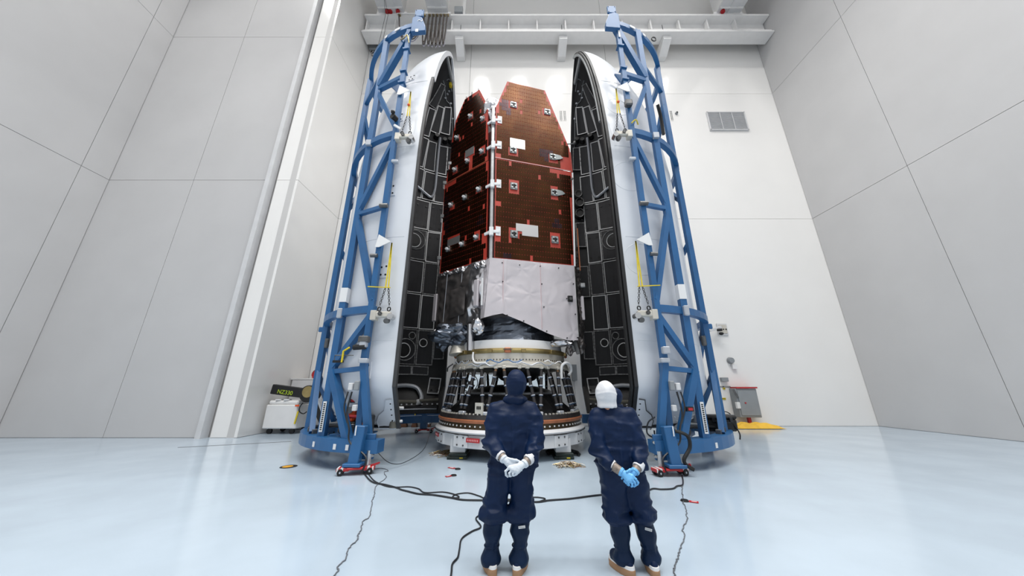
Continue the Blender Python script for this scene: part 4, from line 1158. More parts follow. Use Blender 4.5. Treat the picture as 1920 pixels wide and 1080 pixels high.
# left face: dark foil sheets
sheet(onf(frL, SA, 0.3, 3.28, 0.06), onf(frL, SA, 2.1, 3.05, 0.06), onf(frL, SA, 2.2, 4.95, 0.02), onf(frL, SA, 0.2, 4.95, 0.06), 46, 46, 0.11, 1.25, 'side_foil', M_FOILD, frL[1], 1, smooth=True)
sheet(onf(frL, SA, 0.85, 3.5, 0.13), onf(frL, SA, 1.5, 3.45, 0.13), onf(frL, SA, 1.5, 4.3, 0.13), onf(frL, SA, 0.85, 4.3, 0.13), 16, 18, 0.06, 1.8, 'foil_pad', M_FOILD, frL[1], 5, smooth=True)
sheet(onf(frL, SA, 0.2, 3.3, 0.1), onf(frL, SA, 0.8, 3.25, 0.1), onf(frL, SA, 0.72, 4.9, 0.1), onf(frL, SA, 0.2, 4.92, 0.1), 16, 40, 0.1, 1.5, 'silver_foil', M_FOILS, frL[1], 8, smooth=True)
sheet(onf(frL, SA, 0.1, 4.7, 0.12), onf(frL, SA, 2.2, 4.86, 0.06), onf(frL, SA, 2.2, 4.98, 0.04), onf(frL, SA, 0.1, 5.0, 0.06), 50, 5, 0.1, 4.0, 'silver_foil', M_FOILS, frL[1], 9)
for k in (2, 4):
    s_ = 0.4 + k * 0.32
    MB().bar(onf(frL, SA, s_ + 0.05, 3.3, 0.12), onf(frL, SA, s_, 4.85, 0.11), 0.012, 0.012).build('foil_seam', M_BAND, sat)
MB().box(onf(frL, SA, 0.36, 4.0, 0.2), (0.16, 0.08, 0.75), rz=math.atan2(frL[0].y, frL[0].x)).build('white_cover', M_BLANKET, sat, bevel=0.02)
MB().box(onf(frL, SA, 0.16, 4.0, 0.19), (0.05, 0.05, 0.75), rz=math.atan2(frL[0].y, frL[0].x)).build('white_rail', M_WHITE, sat, bevel=0.01)
MB().box(onf(frL, SA, 2.22, 3.9, 0.05), (0.16, 0.08, 0.85), rz=math.atan2(frL[0].y, frL[0].x)).build('white_cover', M_BLANKET, sat, bevel=0.02)
# right sliver: crumpled foil on the next face
frS = frame_(SR, SL2)
sheet(onf(frS, SR, 0.0, 2.9, 0.1), onf(frS, SR, 1.2, 2.9, 0.1), onf(frS, SR, 1.2, 5.9, 0.06), onf(frS, SR, 0.0, 5.9, 0.06), 18, 46, 0.14, 2.4, 'side_foil', M_FOILD, frS[1], 11)
MB().bar(onf(frS, SR, 0.25, 4.9, 0.2), onf(frS, SR, 0.25, 6.3, 0.2), 0.03, 0.05).build('edge_strip', M_COPPER, sat)
MB().bar(onf(frS, SR, 0.2, 3.4, 0.2), onf(frS, SR, 0.22, 4.1, 0.2), 0.1, 0.06).build('white_cover', M_BLANKET, sat, bevel=0.01)
MB().box(onf(frS, SR, 0.3, 4.45, 0.24), (0.16, 0.12, 0.14)).build('edge_fitting', M_SILVER, sat, bevel=0.02)
# crumpled bundle, nozzle, post and fittings under the bus
def crumple(c, r, seed, m, name, parent=None, sub=3, amp=0.35):
    bm = bmesh.new(); bmesh.ops.create_icosphere(bm, subdivisions=sub, radius=1.0)
    mb = MB(); vs = []
    for v in bm.verts:
        n = noise.noise(v.co * 1.7 + Vector((seed, 0, 0))); n2 = 0.5 - abs(noise.noise(v.co * 3.4 + Vector((0, seed, 0))))
        k = 1 + amp * (n + 0.7 * n2)
        vs.append((c[0] + v.co.x * r[0] * k, c[1] + v.co.y * r[1] * k, c[2] + v.co.z * r[2] * k))
    fs = [tuple(v.index for v in f.verts) for f in bm.faces]; bm.free()
    return mb.add(vs, fs).build(name, m, parent or sat)
c = onf(frL, SA, 1.35, 3.0, 0.0); crumple(c, (0.62, 0.35, 0.3), 2, M_FOILB, 'foil_bundle', sub=4)
c = onf(frL, SA, 1.75, 2.86, 0.05); crumple(c, (0.2, 0.25, 0.26), 4, M_FOILB, 'foil_bundle', sub=3)
c = onf(frL, SA, 1.95, 3.05, 0.0); crumple(c, (0.2, 0.2, 0.22), 6, M_FOILS, 'foil_bundle')
c = onf(frL, SA, 0.38, 3.12, 0.08); crumple(c, (0.15, 0.12, 0.2), 7, M_FOILS, 'foil_bundle')
c = onf(frR, SA, 1.95, 2.72, -0.05); crumple(c, (0.3, 0.15, 0.1), 9, M_FOILS, 'foil_bundle')
c = onf(frR, SA, 2.2, 2.55, -0.1); crumple(c, (0.1, 0.1, 0.14), 12, M_FOILD, 'foil_bundle')
c = onf(frS, SR, 0.3, 2.7, 0.05); crumple(c, (0.14, 0.14, 0.22), 14, M_FOILD, 'foil_bundle')
a = onf(frL, SA, 1.3, 2.96, -0.1); MB().cyl(a, (a.x + 0.05, a.y - 0.05, 2.45), 0.1, 0.27, 18).build('thruster_nozzle', M_CREAM, sat, smooth=True)
a = onf(frL, SA, 0.72, 3.2, 0.0); MB().cyl((a.x + 0.02, a.y - 0.1, 2.5), (a.x, a.y - 0.1, 3.2), 0.09, 0.085, 12).build('silver_post', M_FOILS, sat, smooth=True)
for s_, z in ((2.25, 2.5), (2.38, 2.45)): MB().bar(onf(frR, SA, s_, 2.8, -0.1), onf(frR, SA, s_ + 0.06, z, -0.05), 0.1).build('bracket', M_DSILVER, sat)
# top foil between the panels
c = Vector((SA.x - 0.05, SA.y + 0.35, 10.45)); crumple(c, (0.4, 0.35, 0.45), 21, M_FOILS, 'top_foil', sub=4, amp=0.3)
# lower skirt of blue grey foil and white interface ring
mb = MB(); n = 72; prof = []
vs = []; fs = []; nz = 12
for i in range(n):
    for j in range(nz + 1):
        v = j / nz; t = 2 * PI * i / n; r = 1.34 - 0.12 * v
        r += 0.06 * (0.5 - abs(noise.noise(Vector((math.cos(t) * 2.6, math.sin(t) * 2.6, v * 3.5))))) + 0.03 * noise.noise(Vector((math.cos(t) * 7, math.sin(t) * 7, v * 6)))
        vs.append((SC.x + r * math.cos(t), SC.y + r * math.sin(t), 2.72 + 0.75 * v))
for i in range(n):
    for j in range(nz):
        a = i * (nz + 1) + j; b = ((i + 1) % n) * (nz + 1) + j
        fs.append((a, b, b + 1, a + 1))
MB().lathe([(1.5, 2.74), (1.38, 2.75)], (SC.x, SC.y), 64).build('ring_ledge', M_WHITE, sat)
MB().add(vs, fs).build('skirt_foil', M_FOILB, sat)
MB().lathe([(1.52, 2.52), (1.5, 2.76), (1.4, 2.77), (1.4, 2.52)], (SC.x, SC.y), 72, close=True).build('interface_ring', M_WHITE, sat, smooth=True)
# ------------------------------------------------------------------ payload adapter (truss between two rings)
AC = (SC.x, SC.y)
ad = thing('payload_adapter', 'round truss adapter of dark struts between a tan upper ring and a bolted lower ring', 'adapter', (AC[0], AC[1], 0.66))
def rp(r, deg, z): t = math.radians(deg); return Vector((AC[0] + r * math.sin(t), AC[1] - r * math.cos(t), z))
MB().lathe([(1.55, 2.40), (1.60, 2.42), (1.62, 2.47), (1.60, 2.53), (1.53, 2.54), (1.48, 2.47)], AC, 80, close=True).build('clamp_ring', M_GOLD, ad, smooth=True)
MB().lathe([(1.58, 2.18), (1.58, 2.41), (1.5, 2.41), (1.5, 2.18)], AC, 80, close=True).build('upper_ring', M_CREAM, ad, smooth=True)
MB().lathe([(1.70, 2.05), (1.66, 2.19), (1.5, 2.19), (1.5, 2.05)], AC, 80, close=True).build('flange_ring', M_CREAM, ad, smooth=True)
hb = MB()
for k in range(120):
    a = k * 3.0
    hb.cyl(rp(1.575, a, 2.25), rp(1.59, a, 2.25), 0.016, n=5)
o = hb.build('bolt_holes', M_RUBBER, ad); o['kind'] = 'stuff'
hb = MB()
for k in range(90):
    a = k * 4.0
    hb.box(rp(1.6, a, 2.12), (0.03, 0.03, 0.03))
o = hb.build('flange_bolts', M_DSILVER, ad); o['kind'] = 'stuff'
for k in range(12):
    a = k * 30 + 12
    MB().box(rp(1.63, a, 2.47), (0.11, 0.08, 0.09), rz=math.radians(a)).build('clamp_lug', M_GOLD, ad, bevel=0.01)
for a in (-2, 88, 178, 268):
    b = MB().box(rp(1.64, a, 2.47), (0.17, 0.07, 0.13), rz=math.radians(a)).build('clamp_bolt', M_COPPER, ad, bevel=0.02)
    MB().bar(rp(1.68, a - 4, 2.49), rp(1.68, a + 4, 2.49), 0.02).build('clamp_screw', M_DSILVER, b)
# loose wiring round the upper ring
for (a0, a1, z0, mm) in ((-60, -38, 2.2, M_BAND), (-38, -10, 2.12, M_BAND), (5, 40, 2.14, M_BAND), (30, 62, 2.2, M_WHITE), (-20, 10, 2.2, M_BLUE)):
    pts = [rp(1.72, a0 + (a1 - a0) * k / 8.0, z0 + 0.04 * math.sin(k * 1.7)) for k in range(9)]
    MB().tube(pts, 0.016, 5).build('wiring', mm, ad, smooth=True)
pts = spline([rp(1.74, 50, 1.8), rp(1.76, 50, 2.1), rp(1.84, 53, 2.2), rp(1.86, 60, 2.15), rp(1.84, 63, 2.0), rp(1.8, 60, 1.9)])
MB().tube(pts, 0.035, 7).build('white_hose', M_WHITE, ad, smooth=True)
pts = spline([rp(1.62, -36, 2.45), rp(1.66, -35, 2.3), rp(1.7, -31, 2.18), rp(1.7, -22, 2.17), rp(1.7, -18, 2.2)])
MB().tube(pts, 0.026, 6).build('white_hose', M_WHITE, ad, smooth=True)
MB().tube(spline([rp(1.72, -66, 2.2), rp(1.84, -68, 2.1), rp(1.84, -70, 2.0)]), 0.02, 5).build('wiring', M_DSILVER, ad)
# struts
NB = 18
for k in range(NB):
    pa = 1.5 + k * 360.0 / NB
    foot = rp(1.84, pa, 1.02)
    nd = MB().box(rp(1.85, pa, 1.0), (0.2, 0.1, 0.09), rz=math.radians(pa)).build('strut_foot', M_BAND, ad, bevel=0.02)
    for e in (-1, 1):
        a = rp(1.84, pa + e * 1.6, 1.03); b = rp(1.66, pa + e * 6.6, 2.02)
        d = b - a
        st = MB().cyl(a + d * 0.06, a + d * 0.94, 0.042, n=12).build('strut', M_STRUT, ad, smooth=True)
        MB().cyl(a + d * 0.93, b + d * 0.03, 0.038, 0.028, 10).build('strut_tip', M_STRUTTIP if (k + (e > 0)) % 3 == 0 else M_STRUT, st)
        for f_ in (0.16, 0.38, 0.6, 0.8):
            MB().cyl(a + d * (f_ - 0.012), a + d * (f_ + 0.012), 0.053, n=8).build('clamp_band', M_BAND, st)
        bd = MB()
        for f_ in (0.135, 0.36, 0.58, 0.78): bd.cyl(a + d * (f_ - 0.004), a + d * (f_ + 0.004), 0.046, n=10)
        bd.build('blue_marks', M_BLUE, st)['kind'] = 'stuff'
        MB().box(b + Vector((0, 0, 0.04)), (0.1, 0.1, 0.08), rz=math.radians(pa)).build('strut_head', M_CREAM, st, bevel=0.015)
# lower ring assembly
MB().lathe([(1.96, 0.86), (1.93, 0.97), (1.75, 0.97), (1.75, 0.86)], AC, 80, close=True).build('lower_ring', M_STRUT, ad, smooth=True)
MB().lathe([(1.97, 0.79), (1.99, 0.82), (1.99, 0.85), (1.96, 0.87), (1.8, 0.87), (1.8, 0.79)], AC, 80, close=True).build('copper_band', M_COPPER, ad, smooth=True)
M_BRONZE = mat('dark bronze ring', '#4a3c28', 0.4, 0.5, var=0.15, vscale=3)
MB().lathe([(1.95, 0.66), (1.95, 0.79), (1.8, 0.79), (1.8, 0.66)], AC, 80, close=True).build('bolt_ring', M_BRONZE, ad, smooth=True)
hb = MB()
for k in range(110):
    a = k * 360.0 / 110
    hb.box(rp(1.9, a, 0.985), (0.035, 0.05, 0.035), rz=math.radians(a))
o = hb.build('upper_clips', M_CREAM, ad); o['kind'] = 'stuff'
hb = MB()
for k in range(90):
    a = k * 4.0
    hb.cyl(rp(1.945, a, 0.725), rp(1.965, a, 0.725), 0.02, n=7)
o = hb.build('white_bolts', M_WHITE, ad); o['kind'] = 'stuff'
# black sheeted cone, metal hoop and the black bowl that hangs inside
mb = MB(); vs = []; fs = []; n = 72
pr_ = [(1.78, 0.95), (1.66, 1.06), (1.5, 1.2), (1.36, 1.33), (1.26, 1.42)]
for i in range(n):
    t = 2 * PI * i / n
    for (r, z) in pr_:
        q = r + (0.05 * noise.noise(Vector((math.cos(t) * 5, math.sin(t) * 5, z * 3))) if 0.96 < z < 1.4 else 0)
        vs.append((AC[0] + q * math.cos(t), AC[1] + q * math.sin(t), z))
k = len(pr_)
for i in range(n):
    for j in range(k - 1): fs.append((i * k + j, ((i + 1) % n) * k + j, ((i + 1) % n) * k + j + 1, i * k + j + 1))
MB().add(vs, fs).build('black_sheeting', M_FOILK, ad)
MB().lathe([(1.27, 1.41), (1.29, 1.45), (1.25, 1.47), (1.22, 1.43)], AC, 72, close=True).build('metal_hoop', M_SILVER, ad, smooth=True)
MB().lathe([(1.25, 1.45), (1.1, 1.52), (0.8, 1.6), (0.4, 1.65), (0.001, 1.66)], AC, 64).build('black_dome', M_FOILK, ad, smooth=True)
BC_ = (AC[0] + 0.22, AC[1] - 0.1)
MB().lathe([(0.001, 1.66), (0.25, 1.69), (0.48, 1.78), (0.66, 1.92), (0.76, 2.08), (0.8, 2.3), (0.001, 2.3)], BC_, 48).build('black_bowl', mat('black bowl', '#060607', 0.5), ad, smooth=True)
MB().box(rp(1.9, -22, 1.12), (0.2, 0.05, 0.24), rz=math.radians(-22)).build('number_plate', M_CREAM, ad)
lt = MB()
for k in range(3): lt.box(rp(1.93, -23.2 + k * 1.2, 1.13), (0.025, 0.02, 0.07), rz=math.radians(-22))
lt.build('number_plate_print', M_TEXTK, ad)

# ------------------------------------------------------------------ white stand
sd = thing('assembly_stand', 'round white stand ring on square legs carrying the truss adapter', 'stand', (AC[0], AC[1], 0.16))
MB().lathe([(2.04, 0.56), (2.05, 0.6), (1.99, 0.66), (1.6, 0.66), (1.6, 0.56)], AC, 80, close=True).build('top_flange', M_STAND, sd, smooth=True)
MB().lathe([(2.055, 0.552), (2.055, 0.565), (1.9, 0.565), (1.9, 0.552)], AC, 80, close=True).build('black_seal', M_RUBBER, sd)
mb = MB(); P = [rp(2.03, 22.5 / 2 + 22.5 * k, 0.27) for k in range(16)]; Q = [rp(1.5, 22.5 / 2 + 22.5 * k, 0.27) for k in range(16)]
up = Vector((0, 0, 0.285)); v = P + [p + up for p in P] + Q + [p + up for p in Q]; f = []
for i in range(16):
    j = (i + 1) % 16
    f += [(i, j, j + 16, i + 16), (i + 32, i + 48, j + 48, j + 32), (i, i + 32, j + 32, j), (i + 16, j + 16, j + 48, i + 48)]
mb.add(v, f).build('ring_body', M_STAND, sd, bevel=0.012)
for a in (-34, -9, 14, 36, 58, -58):
    b = MB().box(rp(2.0, a, 0.41), (0.42, 0.06, 0.26), rz=math.radians(a)).build('ring_plate', M_STAND, sd, bevel=0.008)
    hb = MB()
    for da in (-2.6, 2.6):
        for dz in (-0.08, 0.08): hb.cyl(rp(2.02, a + da, 0.41 + dz), rp(2.045, a + da, 0.41 + dz), 0.02, n=8)
    hb.build('bolts', M_DSILVER, b)
for a in (-66, -24):
    b = MB().box(rp(2.035, a, 0.45), (0.34, 0.02, 0.09), rz=math.radians(a)).build('red_label', M_RED, sd)
    lt = MB()
    for k in range(7): lt.box(rp(2.047, a - 3.6 + k * 1.2, 0.45), (0.02, 0.008, 0.04), rz=math.radians(a))
    lt.build('print', mat('pale red print', '#e6a9a9', 0.6) if a < -60 else bpy.data.materials['pale red print'], b)
legs = [(-1.27, 8.33, 'front left'), (1.2, 8.33, 'front right'), (-1.27, 10.85, 'rear left'), (1.2, 10.85, 'rear right')]
for (x, y, nm) in legs:
    MB().box((x, y, 0.285), (0.36, 0.36, 0.31)).build('leg', M_STAND, sd, bevel=0.015)
for (x, y, nm) in legs:
    for k, z in enumerate((0.0, 0.066)):
        b = thing('support_block', '%s dark green block under the %s leg of the white stand' % (('lower', 'upper')[k], nm), 'block', (x, y, z), 'dark green blocks under the stand legs')
        MB().box((x + 0.02 * k, y, z + 0.032), (0.46 - 0.05 * k, 0.5, 0.06)).build('body', M_GREEN, b, bevel=0.008)
        MB().cyl((x - 0.14, y - 0.252, z + 0.032), (x - 0.14, y - 0.256, z + 0.032), 0.02, n=8).build('end_hole', M_RUBBER, b)
        if k == 0: MB().box((x + 0.1, y - 0.252, z + 0.035), (0.08, 0.01, 0.02)).build('yellow_tag', M_YELLOW, b)
MB().cyl(rp(1.9, -30, 0.3), rp(1.9, -30, 0.3) + Vector((0, 0, 0.01)), 0.02).build('drain_plug', M_DSILVER, sd)
hz = MB(); rnd = random.Random(4)
for k in range(6):
    hz.tube(spline([(0.85 + rnd.random() * 0.1, 8.5 + k * 0.04, 0.05), (1.05, 8.62 + k * 0.04, 0.06 + 0.02 * k), (1.3, 8.64 + k * 0.05, 0.1), (1.55, 8.55 + k * 0.04, 0.06), (1.62, 8.4 + k * 0.05, 0.05)]), 0.035, 6)
tag(hz.build('hose_bundle', M_RUBBER, smooth=True), 'black hose bundle lying around the front right leg of the stand', 'hose')
# piles of thin offcuts
def pile(cx, cy, rx, ry, n, seed, label):
    rnd = random.Random(seed); mb = MB()
    for k in range(n):
        a = rnd.random() * 2 * PI; q = rnd.random() ** 0.8
        x = cx + rx * q * math.cos(a); y = cy + ry * q * math.sin(a); h = 0.07 * (1 - q) * rnd.random() + 0.008
        b = rnd.random() * PI; L = 0.05 + 0.1 * rnd.random()
        p = [(x - L * math.cos(b), y - L * math.sin(b), h), (x + 0.02 * rnd.random(), y + 0.03 * rnd.random(), h + 0.03 * rnd.random()), (x + L * math.cos(b + 0.5), y + L * math.sin(b + 0.5), h)]
        mb.cur = rnd.randrange(3)
        mb.tube(spline(p, 3), 0.0055, 4)
    o = mb.build('offcut_pile', [M_CREAM, M_GOLD, M_STRUTTIP])
    o['kind'] = 'stuff'
    return tag(o, label, 'offcuts')
pile(1.19, 7.5, 0.28, 0.2, 130, 3, 'small pile of thin tan offcuts on the floor before the right stand leg')
pile(-1.55, 8.75, 0.4, 0.45, 150, 5, 'loose pile of pale offcuts on the floor around the left stand leg')
# ------------------------------------------------------------------ people, grown from distance fields
def surfnet(fn, lo, hi, h):
    ax = [np.arange(lo[i], hi[i] + h, h) for i in range(3)]
    X, Y, Z = np.meshgrid(*ax, indexing='ij')
    F = fn(np.stack([X, Y, Z], -1).astype(np.float32))
    S = F < 0
    nx, ny, nz = [n - 1 for n in F.shape]
    off = [(i, j, k) for i in (0, 1) for j in (0, 1) for k in (0, 1)]
    cnt = sum(S[i:i + nx, j:j + ny, k:k + nz].astype(np.int8) for (i, j, k) in off)
    act = (cnt > 0) & (cnt < 8)
    idx = np.argwhere(act)
    num = -np.ones(act.shape, np.int64); num[act] = np.arange(len(idx))
    acc = np.zeros((len(idx), 3)); w_ = np.zeros(len(idx))
    for a in range(8):
        for b in range(a + 1, 8):
            A, B = np.array(off[a]), np.array(off[b])
            if np.abs(A - B).sum() != 1: continue
            fa = F[tuple((idx + A).T)]; fb = F[tuple((idx + B).T)]
            m_ = (fa < 0) != (fb < 0)
            t = np.where(m_, fa / np.where(m_, fa - fb, 1), 0)
            acc += np.where(m_[:, None], A + (B - A) * t[:, None], 0); w_ += m_
    V = (idx + acc / np.maximum(w_, 1)[:, None]) * h + np.array(lo)
    faces = []
    for d in range(3):
        e1, e2 = (d + 1) % 3, (d + 2) % 3
        sl0 = [slice(None)] * 3; sl1 = [slice(None)] * 3
        sl0[d] = slice(0, -1); sl1[d] = slice(1, None)
        s0, s1 = S[tuple(sl0)], S[tuple(sl1)]
        E = np.argwhere(s0 != s1)
        E = E[(E[:, e1] > 0) & (E[:, e2] > 0) & (E[:, e1] < F.shape[e1] - 1) & (E[:, e2] < F.shape[e2] - 1)]
        if not len(E): continue
        u = np.zeros(3, int); u[e1] = 1; v = np.zeros(3, int); v[e2] = 1
        q = np.stack([num[tuple((E - u - v).T)], num[tuple((E - v).T)], num[tuple(E.T)], num[tuple((E - u).T)]], 1)
        fl_ = s0[tuple(E.T)]
        q = np.where(fl_[:, None], q, q[:, ::-1])
        faces.append(q)
    return V, np.concatenate(faces)

def cap_(P, a, b, ra, rb):
    a = np.array(a, np.float32); b = np.array(b, np.float32); d = b - a
    t = np.clip(((P - a) @ d) / (d @ d + 1e-9), 0, 1)
    return np.linalg.norm(P - a - t[..., None] * d, axis=-1) - (ra + (rb - ra) * t)
def ell(P, c, r):
    q = (P - np.array(c, np.float32)) / np.array(r, np.float32)
    k0 = np.linalg.norm(q, axis=-1); k1 = np.linalg.norm(q / np.array(r, np.float32), axis=-1)
    return k0 * (k0 - 1) / np.maximum(k1, 1e-6)
def smin(a, b, k):
    h = np.clip(0.5 + 0.5 * (b - a) / k, 0, 1)
    return b + (a - b) * h - k * h * (1 - h)
def smax(a, b, k): return -smin(-a, -b, k)
_rs = np.random.RandomState(5); _NT = _rs.rand(32, 32, 32).astype(np.float32)
def vnoise(P):
    i = np.floor(P).astype(int); f = P - i; f = f * f * (3 - 2 * f); r = 0
    for dx in (0, 1):
        for dy in (0, 1):
            for dz in (0, 1):
                w_ = (f[..., 0] if dx else 1 - f[..., 0]) * (f[..., 1] if dy else 1 - f[..., 1]) * (f[..., 2] if dz else 1 - f[..., 2])
                r = r + w_ * _NT[(i[..., 0] + dx) % 32, (i[..., 1] + dy) % 32, (i[..., 2] + dz) % 32]
    return r
def folds(P, sc_, seed):
    q = P * np.array(sc_, np.float32) + seed
    return 1 - 2 * np.abs(vnoise(q) * 2 - 1)

def sdf_obj(name, fn, lo, hi, h, m, parent, origin, label=None):
    V, Fq = surfnet(fn, lo, hi, h)
    mb = MB(); mb.v = [tuple(p) for p in (V + np.array(origin))]; mb.f = [tuple(int(i) for i in q) for q in Fq]; mb.mi = [0] * len(mb.f)
    return mb.build(name, m, parent, smooth=2, label=label)

def hand_sdf(P, W, knuckles, fingers, thumb, pr_=0.019, fr_=0.0105):
    d = None
    W = np.array(W)
    for k in knuckles:
        c = cap_(P, W, k, pr_ * 1.15, pr_ * 0.86)
        d = c if d is None else smin(d, c, 0.014)
    fd = None
    for fg in fingers + [thumb]:
        f1 = None
        for a, b, r0, r1 in zip(fg, fg[1:], (1.0, .95, .88), (.95, .9, .8)):
            c = cap_(P, a, b, fr_ * r0, fr_ * r1)
            f1 = c if f1 is None else smin(f1, c, 0.004)
        fd = f1 if fd is None else np.minimum(fd, f1)
    return smin(d, fd, 0.007)

def person(label, X, Y, H, ws, legx, hoodc, arms, hands, glove, hood_m, hood_shape, feet, seed, wave=(0.0, 0.0)):
    t = thing('person', label, 'person', (X, Y, 0))
    S = H / 1.74
    o = (X, Y, 0)
    lx, rx = legx
    (ls, le, lw), (rs, re, rw_) = arms
    bz, zt = 0.40 * S, 0.20 * S
    def body(P):
        Q = P * np.array([1 / ws, 1.42, 1], np.float32)
        d = cap_(Q, (-0.075, 0, 0.88 * S), (0.075, 0, 0.88 * S), 0.165, 0.165)
        d = smin(d, cap_(Q, (-0.07, 0, 1.08 * S), (0.07, 0, 1.08 * S), 0.155, 0.155), 0.09)
        d = smin(d, cap_(Q, (-0.1, -0.01, 1.27 * S), (0.1, -0.01, 1.27 * S), 0.145, 0.145), 0.09)
        d = smin(d, cap_(Q, (-0.15, 0.0, 1.395 * S), (0.15, 0.0, 1.395 * S), 0.075, 0.075), 0.08)
        d = d * 0.78 * ws
        d = smin(d, cap_(P, (0, 0.0, 1.40 * S), (hoodc[0] * 0.6, 0.0, hoodc[2] - 0.11), 0.07, 0.05), 0.035)
        for (a, b, c) in ((ls, le, lw), (rs, re, rw_)):
            c = tuple(np.array(b) + (np.array(c) - np.array(b)) * 0.9)
            ar = smin(cap_(P, a, b, 0.088, 0.080), cap_(P, b, c, 0.08, 0.06), 0.03)
            d = smin(d, ar, 0.014)
        cx = (lx + rx) / 2
        legs = None
        for (x, hx) in ((lx, -0.105 + cx * 0.35), (rx, 0.105 + cx * 0.35)):
            lg = cap_(P, (hx, 0, 0.84 * S), (x * 0.97 + 0.03 * hx, 0.0, 0.47 * S), 0.121, 0.107)
            bl = ell(P, (x, 0.0, 0.455 * S), (0.113, 0.12, 0.07))
            lg = smin(lg, bl, 0.05)
            legs = lg if legs is None else smin(legs, lg, 0.006)
        d = smin(d, legs, 0.03)
        # close the trouser ends
        d = smax(d, (bz - P[..., 2]), 0.02)
        # cloth folds
        arm_w = np.clip((np.abs(P[..., 0]) - 0.17) / 0.06, 0, 1) * (P[..., 2] > 0.85 * S)
        kn = np.exp(-((P[..., 2] - 0.47 * S) / 0.09) ** 2)
        tw = P + np.array([0.25, 0, 0], np.float32) * P[..., 2:3]
        tx = P - np.array([0.3, 0, 0], np.float32) * P[..., 2:3]
        f = 0.013 * np.maximum(folds(P, (11, 8, 2.6), seed), -0.3) + 0.011 * np.maximum(folds(tw, (7, 6, 13), seed + 3.3), -0.2) + 0.009 * np.maximum(folds(tx, (9, 7, 17), seed + 6.1), 0)
        f = f + arm_w * 0.018 * folds(P, (7, 7, 15), seed + 9) + kn * 0.026 * folds(P, (6, 6, 13), seed + 5)
        f = f + 0.009 * np.exp(-(P[..., 0] / 0.012) ** 2) * (P[..., 1] < 0) * (P[..., 2] > 0.8 * S) * (P[..., 2] < 1.45 * S)
        low = np.clip((1.42 * S - P[..., 2]) / 0.1, 0.35, 1)
        return d + 0.011 - f * low
    sdf_obj('coverall', body, (-0.5, -0.36, bz - 0.03), (0.5, 0.3, 1.56 * S), 0.0115, M_NAVY, t, o)
    for i, (x, (fx, fy, ang)) in enumerate(zip((lx, rx), feet)):
        def boot(P, x=x, fx=fx, fy=fy):
            d = cap_(P, (x, 0.0, 0.46 * S), (x + (fx - x) * 0.55, 0.005, 0.30 * S), 0.083, 0.081)
            d = smin(d, cap_(P, (x + (fx - x) * 0.55, 0.0, 0.30 * S), (x + (fx - x) * 0.75, 0.0, zt), 0.08, 0.052), 0.02)
            d = smin(d, cap_(P, (x + (fx - x) * 0.75, 0.0, zt - 0.01), (fx, 0.0, 0.105), 0.052, 0.089), 0.02)
            d = smin(d, ell(P, (fx + 0.08 * math.sin(-ang), 0.1 * math.cos(ang), 0.075), (0.055, 0.09, 0.045)), 0.03)
            d = smax(d, 0.058 - P[..., 2], 0.012)
            tie = np.exp(-((P[..., 2] - zt) / 0.045) ** 2)
            return d - 0.006 * folds(P, (11, 11, 4), seed + i) - 0.005 * folds(P, (6, 6, 15), seed + 2) - tie * 0.008 * folds(P, (30, 30, 7), seed) - 0.006 * np.exp(-((P[..., 2] - (zt + 0.0)) / 0.012) ** 2)
        b = sdf_obj('boot_cover', boot, (x - 0.2, -0.17, 0.03), (x + 0.2, 0.26, 0.5 * S), 0.009, M_NAVY2, t, o)
        MB().tube([(X + x + (fx - x) * 0.75 + 0.067 * math.cos(q), Y + 0.067 * math.sin(q), zt) for q in [k * PI / 8 for k in range(16)]], 0.006, 5, True).build('tie_cord', M_NAVY2, b)
        if i == 1:
            tg = MB().box((X + x + 0.01, Y - 0.098, 0.375 * S), (0.062, 0.006, 0.02), Matrix.Rotation(-0.1 + 0.35 * (seed > 5), 3, 'Y')).build('label_tab', M_TEXTW, b)
            lt = MB()
            for k in range(6): lt.box((X + x - 0.014 + k * 0.009, Y - 0.102, 0.375 * S - (k - 2.5) * 0.002 * (seed > 5)), (0.005, 0.003, 0.008))
            lt.build('print', M_GREY, tg)
        # shoe: tan platform sole, white band, navy upper under the cover
        def outline(r_, L0, L1, n=22):
            pts = []
            for k in range(n):
                a = 2 * PI * k / n
                yy = math.sin(a); xx = math.cos(a)
                ww = r_ * (1.0 if yy > 0 else 0.86)
                pts.append((math.copysign(abs(xx) ** 0.75, xx) * ww, (L1 if yy > 0 else L0) * math.copysign(abs(yy) ** 0.85, yy)))
            return pts
        R = Matrix.Rotation(ang, 3, 'Z'); c = Vector((X + fx, Y + fy, 0))
        def loft(levels, name, m, par):
            mb = MB(); vs = []; n = 22
            for (r_, L0, L1, z) in levels: vs += [c + R @ Vector((p[0], p[1], z)) for p in outline(r_, L0, L1)]
            fs = [tuple(range(n - 1, -1, -1)), tuple(range((len(levels) - 1) * n, len(levels) * n))]
            for l in range(len(levels) - 1): fs += [(l * n + k, l * n + (k + 1) % n, (l + 1) * n + (k + 1) % n, (l + 1) * n + k) for k in range(n)]
            return mb.add(vs, fs).build(name, m, par, smooth=True)
        sh = loft([(0.052, 0.105, 0.175, 0.0), (0.056, 0.112, 0.183, 0.006), (0.055, 0.11, 0.18, 0.03), (0.056, 0.112, 0.183, 0.034), (0.055, 0.11, 0.18, 0.055)], 'sole', M_SOLE, t)
        loft([(0.054, 0.108, 0.178, 0.054), (0.053, 0.106, 0.176, 0.078), (0.046, 0.095, 0.165, 0.08)], 'shoe_band', M_WHITE, t)
        loft([(0.047, 0.096, 0.166, 0.07), (0.046, 0.09, 0.16, 0.095), (0.03, 0.06, 0.12, 0.12)], 'shoe_upper', M_NAVY, t)
    # head: face, mask, hood
    hx, hy, hz = hoodc
